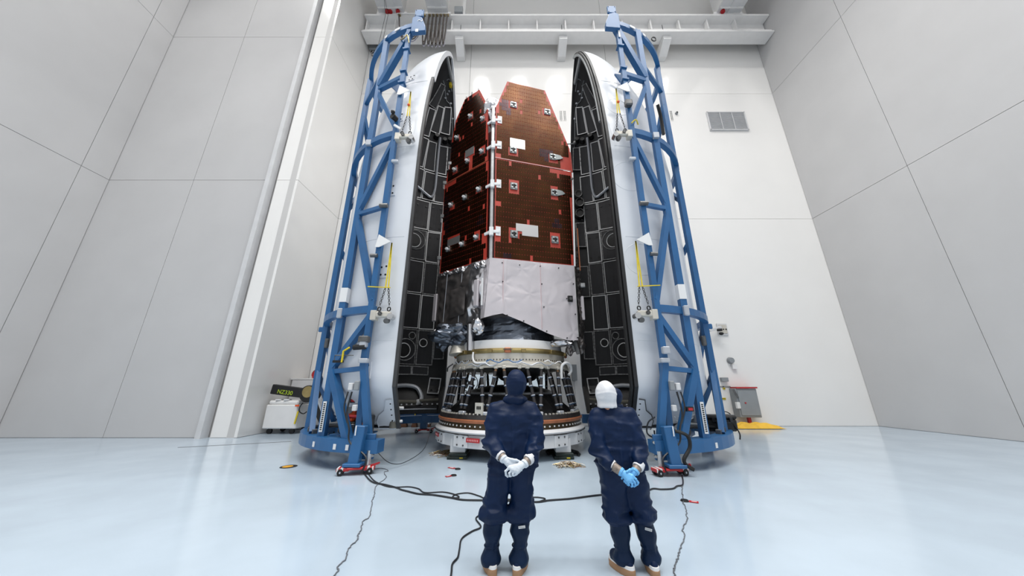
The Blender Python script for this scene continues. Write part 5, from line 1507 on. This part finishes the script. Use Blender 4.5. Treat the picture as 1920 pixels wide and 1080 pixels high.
    def face(P):
        d = ell(P, (hx, hy + 0.012, hz), (0.075, 0.098, 0.115))
        d = smin(d, ell(P, (hx, hy + 0.112, hz - 0.012), (0.014, 0.02, 0.026)), 0.02)
        for sx in (-1, 1):
            d = smin(d, ell(P, (hx + sx * 0.03, hy + 0.1, hz + 0.028), (0.024, 0.014, 0.01)), 0.015)
            d = smax(d, -ell(P, (hx + sx * 0.03, hy + 0.115, hz + 0.008), (0.018, 0.018, 0.012)), 0.01)
        d = smin(d, ell(P, (hx, hy + 0.1, hz - 0.055), (0.028, 0.012, 0.009)), 0.012)
        d = smin(d, ell(P, (hx, hy + 0.075, hz - 0.1), (0.04, 0.03, 0.025)), 0.03)
        d = smin(d, cap_(P, (hx, hy - 0.01, hz - 0.09), (hx * 0.6, hy - 0.01, hz - 0.18), 0.05, 0.055), 0.03)
        return d
    fc = sdf_obj('face', face, (hx - 0.11, hy - 0.12, hz - 0.24), (hx + 0.11, hy + 0.16, hz + 0.14), 0.008, M_SKIN, t, o)
    for sx in (-1, 1): MB().sph((X + hx + sx * 0.03, Y + hy + 0.098, hz + 0.008), 0.011, 8, 6).build('eye', M_EYE, fc)
    def mask(P):
        d = ell(P, (hx, hy + 0.03, hz - 0.055), (0.083, 0.098, 0.07))
        return np.maximum(d, -(P[..., 1] - hy - 0.0))
    sdf_obj('face_mask', mask, (hx - 0.11, hy - 0.02, hz - 0.15), (hx + 0.11, hy + 0.16, hz + 0.04), 0.009, M_WHITE, t, o)
    def hood(P):
        d = ell(P, (hx, hy - 0.008, hz + 0.012), (0.107, 0.126, 0.128) if hood_shape == 'gathered' else (0.096, 0.118, 0.12))
        if hood_shape == 'gathered':
            d = smin(d, cap_(P, (hx, hy - 0.02, hz - 0.02), (hx * 0.7, hy - 0.01, hz - 0.12), 0.092, 0.076), 0.03)
            Q = (P - np.array((hx * 0.7, hy, hz - 0.165), np.float32)) * np.array((1, 1.2, 1.9), np.float32)
            d = smin(d, (np.linalg.norm(Q, axis=-1) - 0.122) * 0.6, 0.025)
            band = np.exp(-((P[..., 2] - (hz - 0.115)) / 0.016) ** 2)
            d = d + 0.008 * band
        else:
            Q = (P - np.array((hx + 0.004, hy - 0.005, hz - 0.1), np.float32))
            bx = np.maximum(np.maximum(np.abs(Q[..., 0]) - 0.062, np.abs(Q[..., 1]) - 0.05), np.abs(Q[..., 2]) - 0.09)
            cyl_ = np.linalg.norm(np.stack([Q[..., 0] / 1.0, Q[..., 1] / 1.05, np.maximum(np.abs(Q[..., 2]) - 0.1, 0)], -1), axis=-1) - 0.096 + 0.05 * np.clip(Q[..., 2], -0.1, 0.1)
            d = smin(d, cyl_, 0.03)
            d = smax(d, (hz - 0.13) - P[..., 2], 0.015)
        # opening for the face
        op = ell(P, (hx, hy + 0.15, hz - 0.0), (0.07, 0.1, 0.085))
        d = smax(d, -op, 0.012)
        # back seam and band
        zz = P[..., 2] - (hz + 0.02 - 0.1 * (P[..., 0] - hx) ** 2 * 20)
        f = 0.004 * np.exp(-(zz / 0.008) ** 2) * (P[..., 1] < hy) + 0.0045 * folds(P, (14, 14, 7), seed) + 0.003 * folds(P, (9, 9, 20), seed + 4)
        return d - f
    sdf_obj('hood', hood, (hx - 0.16, hy - 0.17, hz - 0.26), (hx + 0.16, hy + 0.15, hz + 0.17), 0.008, hood_m, t, o)
    # cuffs, wrist tape, gloved hands
    for (e, wv, hw) in ((le, lw, hands[0][0]), (re, rw_, hands[1][0])):
        wv = Vector(e) + (Vector(wv) - Vector(e)) * 0.9; d = (Vector(hw) - wv); L = d.length; d.normalize()
        OO = Vector(o)
        MB().cyl(OO + wv - d * 0.0, OO + wv + d * 0.052, 0.053, 0.05, 14, True).build('cuff', M_HOODW, t, smooth=True)
        MB().cyl(OO + wv + d * 0.02, OO + Vector(hw) + d * 0.01, 0.043, 0.037, 14).build('wrist_tape', M_WRIST, t, smooth=True)
        MB().cyl(OO + Vector(hw) - d * 0.008, OO + Vector(hw) + d * 0.012, 0.041, 0.037, 14).build('glove_cuff', glove, t, smooth=True)
    for (W, kn, fg, th) in hands:
        A = np.array([W] + list(kn) + [p for f in fg for p in f] + list(th))
        lo = A.min(0) - 0.04; hi = A.max(0) + 0.04
        sdf_obj('gloved_hand', lambda P: hand_sdf(P, W, kn, fg, th) - 0.0012 * folds(P, (60, 60, 60), seed), tuple(lo), tuple(hi), 0.0032, glove, t, o)
    return t

def PX(x, y, w_, cx, cy, X, Zc, k=205.0):   # hand layout: photo offsets turned into metres in the person's own frame
    return ((x - cx) / k + X, w_, Zc - (y - cy) / k)

# person 1: white gloves
def h1(x, y, w_): return PX(x, y, w_, 962, 875, 0.0, 0.885)
A_W = h1(984, 868, -0.225)
A_kn = [h1(955, 873, -0.262), h1(960, 876, -0.268), h1(965, 878, -0.268), h1(970, 880, -0.262)]
A_f = [[h1(955, 873, -0.262), h1(948, 879, -0.262), h1(949, 886, -0.25), h1(952, 889, -0.24)],
       [h1(960, 876, -0.268), h1(955, 882, -0.27), h1(956, 887, -0.258), h1(958, 888, -0.245)],
       [h1(965, 878, -0.268), h1(961, 883, -0.27), h1(962, 886, -0.255), h1(963, 886, -0.243)],
       [h1(970, 880, -0.262), h1(967, 884, -0.262), h1(967, 885, -0.25), h1(968, 885, -0.24)]]
A_t = [h1(978, 866, -0.225), h1(968, 862, -0.225), h1(960, 861, -0.21)]
B_W = h1(944, 861, -0.205)
B_kn = [h1(966, 866, -0.222), h1(965, 871, -0.226), h1(963, 875, -0.226), h1(960, 879, -0.222)]
B_f = [[h1(966, 866, -0.222), h1(974, 869, -0.225), h1(979, 875, -0.215), h1(978, 880, -0.205)],
       [h1(965, 871, -0.226), h1(972, 876, -0.225), h1(975, 881, -0.212), h1(973, 884, -0.2)],
       [h1(963, 875, -0.226), h1(969, 880, -0.224), h1(971, 884, -0.21), h1(969, 887, -0.2)],
       [h1(960, 879, -0.222), h1(964, 883, -0.22), h1(966, 887, -0.21), h1(964, 889, -0.2)]]
B_t = [h1(950, 859, -0.21), h1(960, 861, -0.235), h1(970, 862, -0.245)]
person('person in navy coverall, navy hood and white gloves with hands clasped behind the back', 0.01, 3.5, 1.74, 0.93,
       (-0.178, 0.07), (0.035, 0.012, 1.635),
       (((-0.18, 0, 1.37), (-0.215, -0.05, 1.10), (-0.135, -0.165, 0.985)), ((0.18, 0, 1.37), (0.22, -0.05, 1.09), (0.165, -0.18, 0.95))),
       [(B_W, B_kn, B_f, B_t), (A_W, A_kn, A_f, A_t)], M_GLOVEW, M_NAVY, 'gathered',
       [(-0.205, 0.0, 0.34), (0.055, -0.01, -0.34)], 2.0)
# person 2: white hood, blue gloves
def h2(x, y, w_): return PX(x, y, w_, 1154, 892, 0.02, 0.812)
C_W = h2(1141, 884, -0.225)
C_kn = [h2(1158, 889, -0.262), h2(1156, 893, -0.268), h2(1152, 896, -0.268), h2(1148, 896, -0.262)]
C_f = [[h2(1158, 889, -0.262), h2(1164, 894, -0.268), h2(1168, 900, -0.258), h2(1167, 904, -0.245)],
       [h2(1156, 893, -0.268), h2(1161, 899, -0.27), h2(1163, 904, -0.258), h2(1161, 907, -0.245)],
       [h2(1152, 896, -0.268), h2(1156, 901, -0.27), h2(1157, 905, -0.258), h2(1156, 907, -0.245)],
       [h2(1148, 896, -0.262), h2(1150, 901, -0.264), h2(1151, 904, -0.252), h2(1151, 905, -0.242)]]
C_t = [h2(1146, 883, -0.235), h2(1152, 884, -0.25), h2(1158, 887, -0.25)]
D_W = h2(1168, 884, -0.21)
D_kn = [h2(1156, 886, -0.225), h2(1155, 890, -0.228), h2(1154, 894, -0.226), h2(1153, 897, -0.222)]
D_f = [[h2(1156, 886, -0.225), h2(1149, 889, -0.228), h2(1143, 893, -0.215), h2(1142, 896, -0.205)],
       [h2(1155, 890, -0.228), h2(1149, 895, -0.225), h2(1146, 899, -0.215), h2(1146, 901, -0.205)],
       [h2(1154, 894, -0.226), h2(1150, 899, -0.222), h2(1149, 903, -0.21), h2(1150, 904, -0.2)],
       [h2(1153, 897, -0.222), h2(1151, 902, -0.215), h2(1152, 906, -0.205), h2(1154, 906, -0.2)]]
D_t = [h2(1163, 880, -0.225), h2(1156, 879, -0.25), h2(1149, 882, -0.26)]
person('person in navy coverall, white hood and light blue gloves with hands clasped behind the back', 1.05, 3.5, 1.655, 0.86,
       (-0.045, 0.185), (-0.062, 0.012, 1.525),
       (((-0.16, 0, 1.315), (-0.19, -0.05, 1.02), (-0.13, -0.165, 0.9)), ((0.16, 0, 1.315), (0.195, -0.05, 1.01), (0.155, -0.18, 0.895))),
       [(C_W, C_kn, C_f, C_t), (D_W, D_kn, D_f, D_t)], M_GLOVEB, M_HOODW, 'cape',
       [(-0.03, -0.02, 0.5), (0.225, -0.02, -0.12)], 7.0)
# person 3: mostly hidden behind person 2
p3 = None
for o_ in bpy.data.objects:
    if o_.name == 'person': p3 = o_
p3c = copy_tree(p3, (1.605, 5.25, 0), 0.0, 'person in a navy hood standing farther off, nearly hidden behind the white hood')
p3c.scale = (0.89, 0.89, 0.89)
# ------------------------------------------------------------------ cables and small things on the floor
def cable(name, pts, r, m, label, cat='cable', z=None, wob=0.0, seed=1):
    rnd = random.Random(seed)
    P = []
    for (x, y) in pts: P.append((x, y, r + 0.002))
    Q = spline(P, 7)
    if wob:
        Q = [Vector((p.x + wob * (rnd.random() - 0.5), p.y + wob * (rnd.random() - 0.5), p.z)) for p in Q]
    return tag(MB().tube(Q, r, 6).build(name, m, smooth=True), label, cat)
c1 = [(-2.96, 7.03), (-2.6, 6.47), (-2.38, 6.21), (-2.17, 6.11), (-1.91, 5.94), (-1.79, 5.83), (-1.65, 5.74), (-1.45, 5.62), (-1.21, 5.57), (-0.91, 5.44), (-0.72, 5.35), (-0.43, 5.33), (0.0, 5.31), (0.35, 5.26), (0.55, 5.33), (0.87, 5.4), (1.26, 5.54), (1.57, 5.62), (1.97, 5.69), (2.13, 5.74), (2.3, 5.88), (2.42, 5.85), (2.62, 5.88), (2.76, 6.02), (2.88, 6.08), (3.04, 6.37), (3.18, 6.68)]
c2 = [(-2.88, 7.03), (-2.48, 6.4), (-2.21, 6.11), (-2.04, 5.99), (-1.9, 5.97), (-1.71, 5.99), (-1.52, 5.88), (-1.37, 5.69), (-1.1, 5.72), (-0.91, 5.62), (-0.8, 5.49), (-0.84, 5.44), (-0.9, 5.49), (-0.85, 5.62), (-0.68, 5.67), (-0.49, 5.52), (-0.38, 5.42), (0.0, 5.38), (0.32, 5.47), (0.46, 5.44), (0.49, 5.38), (0.4, 5.29)]
c4 = [(0.4, 5.29), (0.12, 5.2), (0.0, 5.12), (-0.12, 4.98), (-0.34, 4.86), (-0.44, 4.74), (-0.45, 4.64), (-0.37, 4.42), (-0.46, 4.3), (-0.55, 4.12), (-0.54, 3.9), (-0.53, 3.72), (-0.56, 3.6), (-0.54, 3.43), (-0.5, 3.0)]
w1 = [(-2.9, 7.16), (-2.81, 7.2), (-2.63, 7.24), (-2.45, 7.03), (-2.5, 6.95), (-2.33, 6.61), (-2.3, 6.43), (-2.28, 6.05), (-2.13, 5.62), (-2.02, 5.26), (-1.84, 4.77), (-1.84, 4.57), (-1.75, 4.32), (-1.73, 4.2), (-1.69, 4.12), (-1.68, 3.9), (-1.61, 3.7), (-1.62, 3.57), (-1.57, 3.43), (-1.6, 3.0)]
w2 = [(2.88, 6.08), (2.77, 5.88), (2.67, 5.69), (2.62, 5.57), (2.53, 5.38), (2.45, 5.22), (2.38, 5.02), (2.2, 4.65), (2.01, 4.39), (1.92, 4.17), (1.75, 3.93), (1.62, 3.73), (1.52, 3.58), (1.44, 3.43), (1.3, 3.0)]
cable('floor_cable', c1, 0.012, M_CABLE, 'long black cable running across the floor behind both people to the right frame')
cable('floor_cable', c2, 0.009, M_CABLE, 'thinner black cable with small loops beside the long cable at left')
cable('floor_cable', c4, 0.009, M_CABLE, 'black cable curling forward on the floor past the left person')
cable('ground_wire', w1, 0.006, M_WIRE, 'kinked grey ground wire on the floor from the left skate towards the front', 'wire', wob=0.016, seed=2)
cable('ground_wire', w2, 0.006, M_WIRE, 'kinked grey ground wire on the floor from the right skate towards the front', 'wire', wob=0.02, seed=3)
cable('stand_wire', [(-2.05, 9.0), (-2.0, 8.8), (-1.85, 8.6), (-1.6, 8.45)], 0.008, M_WHITE, 'thin white wire hanging from the left side of the white stand', 'wire')
tag(MB().tube(spline([(-2.75, 7.1, 0.35), (-2.5, 7.2, 0.12), (-2.3, 7.6, 0.05), (-2.1, 8.4, 0.2), (-2.1, 8.9, 0.7)]), 0.007, 5).build('hanging_wire', M_CABLE), 'thin black wire sagging from the left frame to the fairing edge', 'wire')
for i, (x, y, dx, dy) in enumerate(((-1.1, 7.2, -0.13, 0.08), (-1.1, 6.72, -0.08, -0.06), (2.53, 5.34, 0.1, -0.05))):
    t = thing('floor_tag', ('red tag and black disc on the floor, farther of two left of the person', 'red tag and black disc on the floor, nearer of two left of the person', 'red tag beside a black disc on the floor near the right wire')[i], 'tag', (x, y, 0))
    MB().cyl((x, y, 0), (x, y, 0.018), 0.06, 0.05, 14).build('disc', M_RUBBER, t)
    MB().bar((x + dx * 0.5, y + dy * 0.5, 0.008), (x + dx * 1.6, y + dy * 1.6, 0.008), 0.07, 0.006).build('tag', M_RED, t)
    MB().bar((x + dx * 0.8, y + dy * 0.8, 0.0115), (x + dx * 1.4, y + dy * 1.4, 0.0115), 0.02, 0.003).build('print', M_TEXTW, t)
fd = thing('floor_marker', 'round black and yellow floor marker at the left edge', 'marker', (-4.68, 7.42, 0))
MB().cyl((-4.68, 7.42, 0), (-4.68, 7.42, 0.004), 0.16, n=24).build('disc', M_RUBBER, fd)
MB().cyl((-4.7, 7.42, 0.003), (-4.7, 7.42, 0.006), 0.1, n=20).build('yellow_centre', mat('amber marker paint', '#d59a1e', 0.5), fd)

# ------------------------------------------------------------------ left side: cabinet, siren, boom lift, covered gear
cbn = thing('storage_cabinet', 'low pale grey cabinet behind the white lift at the left wall', 'cabinet', (-9.4, 12.2, 0))
# stands just in front of the side wall of the bay
MB().box((-8.25, 13.75, 0.95), (1.4, 0.8, 1.86)).build('body', M_STEELG, cbn, bevel=0.02)
MB().box((-8.25, 13.34, 1.0), (1.3, 0.03, 1.7)).build('door', M_STEELG, cbn, bevel=0.01)
MB().box((-8.25, 13.75, 1.9), (1.46, 0.86, 0.05)).build('top', M_STEELW, cbn)
sr = thing('cable_reel', 'red round cable reel with black handle standing on the grey cabinet', 'reel', (-8.1, 13.55, 1.92))
MB().cyl((-8.1, 13.45, 2.08), (-8.1, 13.65, 2.08), 0.16, n=18).build('drum', M_RED, sr, bevel=0.01)
MB().cyl((-8.1, 13.43, 2.08), (-8.1, 13.45, 2.08), 0.09, n=14).build('drum_face', M_RED, sr)
MB().tube([(-8.1 + 0.2 * math.cos(q), 13.55, 2.08 + 0.2 * math.sin(q)) for q in [PI * k / 8 for k in range(9)]], 0.018, 5).build('handle', M_RUBBER, sr)
MB().box((-8.1, 13.55, 1.935), (0.26, 0.2, 0.03)).build('foot', M_RED, sr)
bl_ = thing('boom_lift', 'white wheeled lift with a black folded boom at the left edge', 'lift', (-8.6, 12.6, 0))
MB().prism([(-8.85, 12.1, 0.18), (-7.65, 12.1, 0.18), (-7.72, 12.1, 0.98), (-8.85, 12.1, 0.98)], (0, 1.0, 0)).build('body', M_STEELW, bl_, bevel=0.03)
MB().box((-8.3, 12.6, 1.05), (1.08, 0.85, 0.14)).build('top_cover', M_STEELW, bl_, bevel=0.04)
for k in range(2): MB().box((-8.25 - 0.3 * k, 12.3, 1.14), (0.18, 0.3, 0.05), rz=0.3).build('cover_rib', M_STEELG, bl_, bevel=0.01)
MB().box((-7.68, 12.09, 0.55), (0.05, 0.03, 0.42), Matrix.Rotation(0.12, 3, 'Y')).build('yellow_stripe', M_YELLOW, bl_)
MB().box((-7.73, 12.09, 0.95), (0.14, 0.03, 0.06)).build('orange_sticker', M_ORANGE, bl_)
for x in (-7.85, -8.65):
    for y in (12.25, 12.95): MB().cyl((x, y - 0.04, 0.09), (x, y + 0.04, 0.09), 0.09, n=14).build('caster', M_RUBBER, bl_)
bm_ = MB().bar((-8.88, 12.3, 1.52), (-7.75, 12.3, 1.38), 0.2, 0.34).build('boom', M_RUBBER, bl_, bevel=0.02)
text('lettering', 'NZ330', 0.2, (-8.05, 12.195, 1.36), (PI / 2, math.radians(7), 0), M_LIME, bl_, 'RIGHT')
MB().cyl((-7.45, 12.1, 1.35), (-7.45, 12.5, 1.35), 0.3, n=20).build('pivot_disc', M_RUBBER, bl_, bevel=0.02)
MB().cyl((-7.45, 12.09, 1.42), (-7.45, 12.1, 1.42), 0.2, n=16).build('pivot_label', M_GOLD, bl_)
MB().bar((-7.4, 12.3, 1.3), (-6.75, 12.3, 0.25), 0.16, 0.2).build('boom', M_RUBBER, bl_, bevel=0.02)
MB().bar((-7.15, 12.25, 1.2), (-6.6, 12.25, 0.25), 0.06).build('ram', M_BAND, bl_)
MB().box((-6.7, 12.4, 0.16), (0.6, 0.6, 0.3)).build('outrigger', M_RUBBER, bl_, bevel=0.03)
MB().tube(spline([(-7.55, 12.1, 1.05), (-7.62, 12.08, 0.9), (-7.6, 12.08, 0.75), (-7.45, 12.08, 0.68), (-7.35, 12.1, 0.75)]), 0.02, 5).build('hose', M_RUBBER, bl_)
cv = thing('covered_trolley', 'navy covered trolley with white diagonal stripes behind the left frame legs', 'trolley', (-5.6, 12.6, 0))
MB().prism([(-6.3, 12.95, 0.35), (-4.95, 12.95, 0.35), (-5.1, 12.95, 0.9), (-5.65, 12.95, 1.75), (-6.25, 12.95, 1.75)], (0, 0.6, 0)).build('cover', M_NAVY, cv, bevel=0.04)
for k in range(3): MB().bar((-6.3 + 0.42 * k, 12.93, 0.5 + 0.1 * k), (-5.85 + 0.42 * k, 12.93, 1.2 + 0.02 * k), 0.03, 0.11).build('white_stripe', M_WHITE, cv)
MB().box((-5.7, 12.7, 0.25), (1.3, 0.7, 0.16)).build('deck', M_DSILVER, cv, bevel=0.02)
for x in (-6.2, -5.2): MB().cyl((x, 12.6, 0.09), (x, 12.68, 0.09), 0.09, n=12).build('caster', M_RUBBER, cv)
MB().box((-5.75, 12.85, 0.68), (0.5, 0.25, 0.16)).build('tool_tray', M_BAND, cv, bevel=0.03)
# gear standing on the left base ring
gd = thing('cordless_drill', 'orange and black cordless tool resting on the left frame base beside the front leg', 'tool', (-3.62, 7.5, 0.6))
# base shelf plate carried by the frame
MB().box((-3.55, 7.75, 0.6), (0.8, 0.6, 0.03)).build('shelf', M_BLUE, lf)
MB().box((-3.45, 7.65, 1.0), (0.05, 0.05, 0.78)).build('shelf_post', M_BLUE, lf)
MB().box((-3.62, 7.62, 0.74), (0.34, 0.24, 0.24)).build('battery', M_RUBBER, gd, bevel=0.02)
MB().box((-3.62, 7.62, 0.98), (0.2, 0.16, 0.26)).build('body', M_ORANGE, gd, bevel=0.03)
MB().cyl((-3.62, 7.5, 1.1), (-3.62, 7.78, 1.1), 0.07, n=12).build('motor', M_GREY, gd, smooth=True)
pb = thing('pump_box', 'grey hydraulic pump box with copper label on the left frame base', 'pump', (-3.25, 7.5, 0.6))
MB().box((-3.2, 7.45, 0.8), (0.3, 0.26, 0.4)).build('body', M_DSILVER, pb, bevel=0.02)
MB().box((-3.2, 7.31, 0.8), (0.08, 0.02, 0.14)).build('label', M_COPPER, pb)
MB().box((-3.44, 7.4, 0.72), (0.08, 0.08, 0.22)).build('valve', M_SILVER, pb, bevel=0.01)
MB().cyl((-3.52, 7.36, 0.98), (-3.34, 7.36, 0.98), 0.035, n=8).build('red_grip', M_RED, pb)
bk_ = thing('black_case', 'black plastic hard case sitting on the base ring of the right frame', 'case', (5.3, 8.9, 0.58))
MB().box((5.28, 8.75, 0.68), (0.78, 0.4, 0.3)).build('lower_shell', M_RUBBER, bk_, bevel=0.05)
MB().box((5.28, 8.75, 0.86), (0.8, 0.42, 0.1)).build('lid', M_RUBBER, bk_, bevel=0.04)
for dx in (-0.22, 0.22): MB().box((5.28 + dx, 8.54, 0.8), (0.08, 0.03, 0.12)).build('latch', M_CABLE, bk_, bevel=0.01)
MB().bar((5.1, 8.53, 0.74), (5.46, 8.53, 0.74), 0.03).build('handle', M_CABLE, bk_)
MB().tube(spline([(5.55, 8.55, 0.7), (5.62, 8.5, 0.5), (5.6, 8.5, 0.36)]), 0.016, 5).build('strap', M_RUBBER, bk_)
cn = thing('spray_can', 'dark cylindrical can standing on the right frame base behind the black case', 'can', (4.95, 9.05, 0.58))
MB().cyl((4.92, 9.1, 0.58), (4.92, 9.1, 0.98), 0.1, n=16).build('body', M_RUBBER, cn, smooth=True)
MB().cyl((4.92, 9.1, 0.98), (4.92, 9.1, 1.06), 0.07, 0.05, 12).build('cap', M_DSILVER, cn, smooth=True)
MB().cyl((4.92, 9.1, 0.7), (4.92, 9.1, 0.9), 0.102, n=16).build('label', M_BAND, cn)
# right: low table behind the frame, red clamp box
pt = thing('blue_table', 'low dark blue plate table behind the right person with a red tool on it', 'table', (2.9, 9.2, 0))
MB().box((2.7, 8.6, 0.72), (1.2, 0.5, 0.035)).build('top', M_DBLUE, pt)
for x in (2.3, 3.15): MB().bar((x, 8.6, 0.0), (x, 8.6, 0.7), 0.07).build('leg', M_DBLUE, pt)
rt = thing('red_toolbox', 'small red and grey tool lying on the low dark blue table', 'tool', (2.75, 8.55, 0.74))
MB().box((2.68, 8.5, 0.79), (0.2, 0.12, 0.09)).build('body', M_RED, rt, bevel=0.02)
MB().box((3.0, 8.5, 0.82), (0.3, 0.2, 0.16)).build('base', M_GREY, rt, bevel=0.02)
for i, (x, y, wd) in enumerate(((-4.5, 14.2, 0.3), (-4.05, 14.2, 0.22), (-3.55, 14.2, 0.36))):
    t = thing('wooden_chock', ('brown wooden chock under the low blue dolly, nearest the left fairing rim', 'middle brown wooden chock of three under the low blue dolly', 'brown wooden chock under the low blue dolly, nearest the white stand')[i], 'chock', (x, y, 0), 'wooden chocks under the blue dolly')
    MB().prism([(x - wd / 2, y - 0.1, 0), (x + wd / 2, y - 0.1, 0), (x + wd * 0.4, y - 0.1, 0.12), (x - wd * 0.4, y - 0.1, 0.12)], (0, 0.25, 0)).build('wedge', M_WOOD, t, bevel=0.008)
    MB().box((x, y + 0.02, 0.18), (wd * 0.7, 0.2, 0.12)).build('pad', M_WHITE if i == 2 else M_WOOD, t)
bd_ = thing('blue_dolly', 'low dark blue beam dolly on wooden chocks by the wall behind left fairing half', 'dolly', (-3.7, 14.2, 0.24))
MB().box((-3.72, 14.2, 0.39), (2.05, 0.2, 0.3)).build('beam', M_DBLUE, bd_, bevel=0.01)
for x in (-4.5, -4.0, -3.1, -2.8): MB().box((x, 14.2, 0.68), (0.28, 0.22, 0.28)).build('block', M_DBLUE, bd_, bevel=0.01)
for x in (-3.75, -3.5): MB().box((x, 14.2, 0.68), (0.1, 0.2, 0.28)).build('spacer', M_CREAM, bd_)
MB().box((-3.55, 14.09, 0.38), (0.12, 0.02, 0.16)).build('plate', M_CREAM, bd_)
MB().box((-2.72, 14.2, 0.3), (0.2, 0.24, 0.5)).build('end_post', M_DBLUE, bd_, bevel=0.01)
MB().tube(spline([(-4.2, 14.07, 0.7), (-4.05, 14.05, 0.6), (-4.02, 14.05, 0.4), (-4.1, 14.05, 0.25)]), 0.02, 5).build('yellow_strap', M_YELLOW, bd_)
rb = thing('red_beam', 'short red painted beam on the floor behind the left side of the stand', 'beam', (-1.9, 12.2, 0))
MB().box((-1.85, 12.1, 0.2), (0.9, 0.12, 0.2)).build('body', M_RED, rb, bevel=0.01)
for dx in (-0.3, 0.3): MB().box((-1.85 + dx, 12.1, 0.05), (0.12, 0.12, 0.1)).build('foot', M_DSILVER, rb)
# things glimpsed through the truss: fan and bright framed window panes on the back wall
fn = thing('pedestal_fan', 'grey pedestal fan seen through the truss struts at left', 'fan', (-1.75, 13.6, 0))
MB().cyl((-1.75, 13.6, 0), (-1.75, 13.6, 0.05), 0.28, n=18).build('base', M_RUBBER, fn)
MB().cyl((-1.75, 13.6, 0.05), (-1.75, 13.6, 1.5), 0.03, n=8).build('pole', M_DSILVER, fn)
MB().tube([(-1.75 + 0.34 * math.cos(q), 13.5, 1.75 + 0.34 * math.sin(q)) for q in [k * PI / 12 for k in range(24)]], 0.02, 5, True).build('guard_ring', M_GREY, fn)
for k in range(4):
    a = k * PI / 2 + 0.4
    MB().prism([(-1.75, 13.52, 1.75), (-1.75 + 0.3 * math.cos(a), 13.5, 1.75 + 0.3 * math.sin(a)), (-1.75 + 0.26 * math.cos(a + 0.8), 13.54, 1.75 + 0.26 * math.sin(a + 0.8))], (0, 0.012, 0)).build('blade', M_GREY, fn)
MB().cyl((-1.75, 13.48, 1.75), (-1.75, 13.66, 1.75), 0.07, n=12).build('hub', M_DSILVER, fn)
wn = struct(MB().box((-0.3, 14.505, 1.55), (3.6, 0.02, 1.3)).build('window_1', M_STEELG))
for k in range(4):
    x = -1.64 + k * 0.895
    MB().box((x, 14.49, 1.55), (0.8, 0.02, 1.12)).build('window_pane', mat('pale blue glazing', '#d3e2ec', 0.08, spec=0.8, emit=0.45) if k == 0 else bpy.data.materials['pale blue glazing'], wn)
    MB().box((x + 0.447, 14.47, 1.55), (0.06, 0.05, 1.3)).build('window_mullion', M_STEELW, wn)
